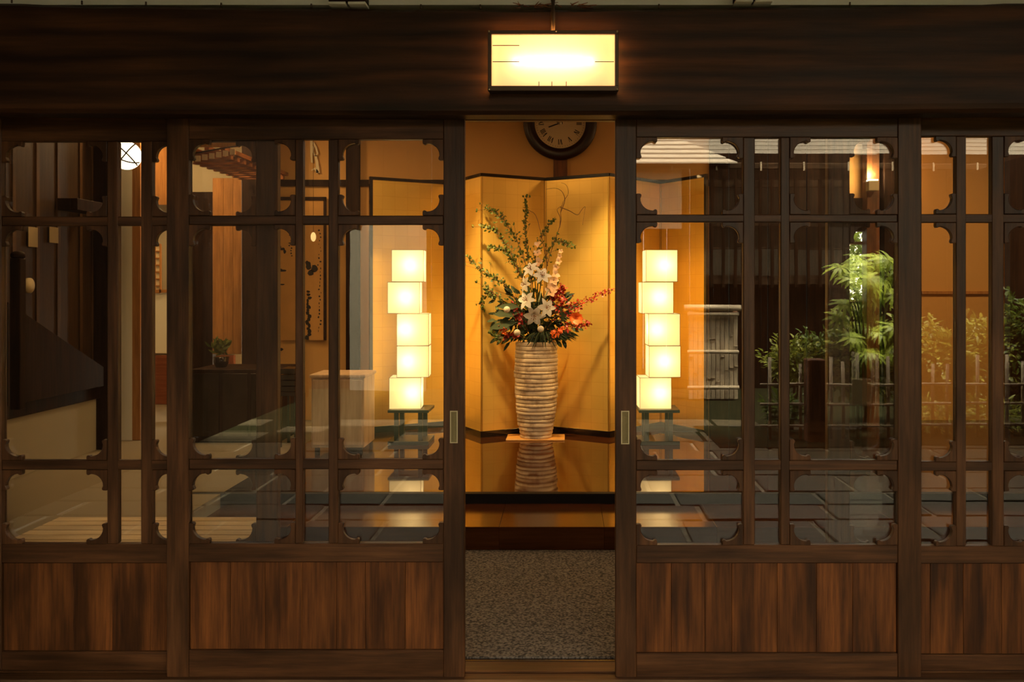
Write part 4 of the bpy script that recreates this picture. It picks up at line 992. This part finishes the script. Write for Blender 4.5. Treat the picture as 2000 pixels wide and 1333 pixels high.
# gatehouse opposite: dark boarded wall, plaster band, lattice bay, two roofs
ZG = 12.6; YG = 2*MIR - ZG
t = thing('gatehouse', (0, YG, GZ), 'dark timber gatehouse with pale roof mirrored in the door glass', 'building')
def qb(mb_, x0_, x1_, y0_, y1_, zv, th_=.06):
    a = Q(x0_, y0_, zv); b_ = Q(x1_, y1_, zv); return mb_.box(a.x, b_.x, a.y, a.y-th_, max(b_.z, GZ), a.z)
bxs = [X_(p, ZG) for p in range(-400, 2160, 46)]
for a, b_ in zip(bxs, bxs[1:]):
    MB().box(a+.004, b_-.004, YG, YG-.05, GZ, Z_(300, ZG) if a > X_(1150, ZG) else 4.4).build('wall_board', M['gate_wood'], t)  # boards left of the roof made taller to keep sky out of the reflection
qb(MB(), 683, 832, 425, 900, ZG-.3, .04).build('white_door', M['dim_plaster'], t)
qb(MB(), 1150, 1332, 328, 447, ZG-.1, .04).build('plaster_panel', M['dim_plaster'], t)
qb(MB(), 1150, 2100, 318, 330, ZG-.35, .06).build('gutter', M['gate_wood_h'], t, .01)
for i in range(12): 
    px = 1140+i*86; qb(MB(), px, px+3, 316, 333, ZG-.37, .02).build('gutter_hook', M['bamboo'], t)
for (y0_, y1_) in ((352,366),(438,443),(484,487),(538,556)):
    qb(MB(), 1376, 1660, y0_, y1_, ZG-.30 if y0_ != 438 else ZG-.22, .05).build('lattice_rail', M['gate_wood_h'], t, .004)
for i in range(12):
    px = 1388+i*23.5; qb(MB(), px, px+5.5, 349, 562, ZG-.36, .04).build('lattice_bar', M['gate_wood'], t, .003)
qb(MB(), 1376, 1655, 366, 486, ZG-.13, .03).build('upper_shutter', plain('dim_shutter', (.045,.030,.018), .9, spec=.05), t)
qb(MB(), 1376, 1655, 486, 538, ZG-.15, .03).build('lower_shutter', plain('pale_shutter', (.10,.08,.055), .9, spec=.05), t)
# roof 1: boards stepping up away from the eave
e0 = Q(1440, 317, ZG-.5); pitch = math.radians(24)
RL = X_(1150, ZG)
for i in range(9):
    y0_ = e0.y - i*.23; z0_ = e0.z + i*.23*math.tan(pitch); xr = e0.x - i*.085*1.4
    MB().add([(RL, y0_, z0_), (xr, y0_, z0_), (xr-.085, y0_-.185, z0_+.185*math.tan(pitch)-.012), (RL, y0_-.185, z0_+.185*math.tan(pitch)-.012),
              (RL, y0_, z0_-.02), (xr, y0_, z0_-.02), (xr-.085, y0_-.185, z0_+.185*math.tan(pitch)-.03), (RL, y0_-.185, z0_+.185*math.tan(pitch)-.03)],
             [(0,3,2,1),(4,5,6,7),(0,1,5,4),(1,2,6,5),(2,3,7,6),(3,0,4,7)]).build('roof_board', M['roof'], t)
MB().add([(RL, e0.y-.02, e0.z-.05), (e0.x-.05, e0.y-.02, e0.z-.05), (e0.x-1.1, e0.y-2.1, e0.z-.05+2.08*math.tan(pitch)), (RL, e0.y-2.1, e0.z-.05+2.08*math.tan(pitch))], [(0,1,2,3)]).build('roof_shadow_sheet', M['gate_wood'], t)  # dark sheet under the board gaps, stands in for step shadows
e1 = Q(1440, 300, ZG+1.2)
for i in range(9):
    y0_ = e1.y - i*.23; z0_ = e1.z + i*.23*math.tan(pitch)
    MB().add([(e1.x-1, y0_, z0_), (9, y0_, z0_), (9, y0_-.25, z0_+.1), (e1.x-1, y0_-.25, z0_+.1), (e1.x-1, y0_, z0_-.02), (9, y0_, z0_-.02), (9, y0_-.25, z0_+.08), (e1.x-1, y0_-.25, z0_+.08)],
             [(0,3,2,1),(4,5,6,7),(0,1,5,4),(1,2,6,5),(2,3,7,6),(3,0,4,7)]).build('roof_board', M['roof_far'], t)
# split-bamboo wing fence
zb_ = 11.3; t = thing('bamboo_wing_fence', (X_(1398, zb_), 2*MIR-zb_, GZ), 'pale split-bamboo wing fence with round capping mirrored in the right door', 'fence')
n = 11; x0_, x1_ = 1345, 1441
for i in range(n):
    a = x0_+(x1_-x0_)*i/n; cx_ = X_(a+(x1_-x0_)/n/2, zb_); r = (x1_-x0_)/n*zb_/F*.49
    zs = [Z_(780, zb_)]; 
    yb_ = 2*MIR-zb_+R.uniform(0,.006); MB().prism([(cx_-r*.96, zs[0]), (cx_+r*.96, zs[0]), (cx_+r*.96, Z_(612, zb_)), (cx_-r*.96, Z_(612, zb_))], yb_-.02, yb_+.012).build('bamboo_slat', M['bamboo'], t, .007)
    for yk in (R.uniform(630,680), R.uniform(690,750)):
        MB().tube([(cx_, 2*MIR-zb_, Z_(yk, zb_)), (cx_, 2*MIR-zb_, Z_(yk-1.6, zb_))], r*1.12, 8).build('bamboo_node', M['bamboo'], t)
for (yk, r, ex) in ((602, .042, 8), (614, .026, 2), (688, .026, 2), (757, .026, 2)):
    MB().tube([Q(x0_-ex, yk, zb_-.08), Q(x1_+ex, yk, zb_-.08)], r, 10).build('bamboo_rail', M['bamboo_h'], t)
for px in (1350, 1436): MB().tube([Q(px, 782, zb_+.1), Q(px, 606, zb_+.1)], .03, 8).build('fence_post', M['post_out'], t)
for px in (1350, 1436): MB().tube([Q(px, 782, zb_+.1), (Q(px, 782, zb_+.1).x, 2*MIR-zb_-.1, GZ)], .03, 8).build('fence_post', M['post_out'], t)
# low bamboo picket fence and stout post
zf_ = 8.3; yf_ = 2*MIR - zf_
t = thing('bamboo_picket_fence', (X_(1750, zf_), yf_, GZ), 'low bamboo picket fence along the garden bed mirrored at the right', 'fence')
xs2 = list(range(1500, 2180, 30))
for px in xs2:
    if 1568 < px < 1612: continue
    x = X_(px+R.uniform(-5,5), zf_); MB().tube([(x, yf_, GZ), (x+R.uniform(-.01,.01), yf_, Z_(700+R.uniform(-12,14), zf_))], .016, 7).build('picket', M['bamboo'], t)
for yk in (752, 790, 832):
    MB().tube([Q(1485, yk, zf_-.02), Q(2180, yk+2, zf_-.02)], .014, 7).build('rail', M['bamboo_h'], t)
px = 1591; x = X_(px, zf_-.1)
tag(MB().box(x-.085, x+.085, 2*MIR-zf_+.02, 2*MIR-zf_+.19, GZ, Z_(702, zf_-.1)).build('garden_post', M['post_out'], None, .01), 'stout square brown post in the bamboo fence mirrored at the right', 'post')
tag(qb(MB(), 1664, 1702, 741, 790, 8.05, .012).build('notice_board', plain('board_cream', (.85,.70,.45), .8), None, .001), 'small blank white board fixed to the bamboo picket fence', 'board')
# shrubs
def qs(px, py, zv): return Q(px, py, zv)
def gs(px, py, zv, rpx, rpy, n, s, mat, label, name='garden_shrub', **kw):
    c = Q(px, py, zv); kk = zv/F; shrub(name, c, rpx*kk, rpx*kk*.7, rpy*kk, n, s, mat, label, group='garden shrubs', org=(c.x, c.y, GZ), **kw)
gs(1545, 705, 8.9, 55, 45, 900, .06, M['bush'], 'olive green shrub at the left end of the mirrored garden')
gs(1610, 700, 9.0, 60, 60, 900, .06, M['bush_dark'], 'dark evergreen shrub behind the stout brown post')
gs(1690, 690, 8.9, 70, 80, 1100, .12, M['bush'], 'large-leaved green shrub in the middle of the mirrored garden', asp=.4)
gs(1770, 690, 9.2, 70, 80, 2340, .075, M['bush'], 'bushy green shrub below the tall pale-leaved shrub')
gs(1860, 710, 9.0, 75, 72, 2700, .075, M['bush'], 'yellow green shrub right of the middle of the mirrored garden')
gs(1950, 700, 9.1, 75, 85, 2700, .075, M['bush'], 'rounded green shrub at the right of the mirrored garden')
gs(2040, 670, 9.0, 80, 105, 2160, .075, M['bush_dark'], 'tall dark green shrub at the right end of the mirrored garden')
gs(1530, 800, 8.6, 35, 35, 300, .09, M['bush_dark'], 'low leafy plant at the foot of the fence, left of the post', asp=.35)
gs(1840, 815, 8.6, 60, 30, 400, .10, M['bush'], 'low grassy plant at the foot of the fence, right of the notice board', asp=.2)
gs(1950, 815, 8.6, 60, 30, 400, .10, M['bush'], 'low grassy plant at the foot of the fence, far right', asp=.2)
# aralia-like shrub with fans of long pale leaves
t = thing('fan_leaf_shrub', (Q(1700, 600, 8.7).x, 2*MIR-8.7, GZ), 'tall shrub with fans of bright yellow-green leaves mirrored in the right door', 'shrub')
st = MB(); 
for i, (px, py) in enumerate([(1655,530),(1672,545),(1722,522),(1680,505),(1748,545),(1706,560),(1640,522),(1665,515),(1690,520),(1712,505),(1735,508),(1750,525),(1700,545),(1725,548),(1665,545),(1690,575),(1715,580),(1740,575),(1650,595),(1640,620),(1690,640),(1720,650),(1745,640),(1670,660),(1700,690),(1735,690)]):
    c = Q(px, py, 8.6+R.uniform(-.25,.25)); m = MB()
    st.tube([(t.location.x, t.location.y, GZ), Vector((t.location.x, t.location.y, .6)).lerp(c, .5), c], .012, 5, .004)
    base = R.uniform(0, 6.28); tq = (Matrix.Rotation(R.uniform(-.5,-1.0), 3, 'X') @ Matrix.Rotation(R.uniform(-.4,.4), 3, 'Y'))
    for k_ in range(11):
        an = base + 2*PI*k_/11; m.leaf(c, tq @ Vector((math.cos(an), math.sin(an), R.uniform(-.15,.1))), tq @ Vector((0,0,1)), R.uniform(.13,.19), .038, .45)
    m.build('leaf_fan', M['fern'], t)
st.build('stem', M['gstem'], t)
# unseen porch roof over the camera and left wall, lengthened to shade the doors
pr_ = sroot('ceiling_porch')
for k_ in range(14):
    x = -6.2 + k_*12.4/14; MB().box(x+.003, x+12.4/14-.003, -1.6, 3.05, 3.15, 3.19).build('porch_board', M['gate_wood'], pr_)
struct('wall_porch', MB().box(-3.6, -3.45, -5.5, 3.03, GZ, 3.15), M['gate_wood'])
struct('roof_over_hall', MB().box(-6.3, 6.3, 3.2, 9.3, CE+.05, CE+.12), M['gate_wood']).name = 'roof'
struct('wall_outer_right', MB().box(5.6, 5.7, -9, 3.0, GZ, 3.0), M['gate_wood']).name = 'wall_courtyard'
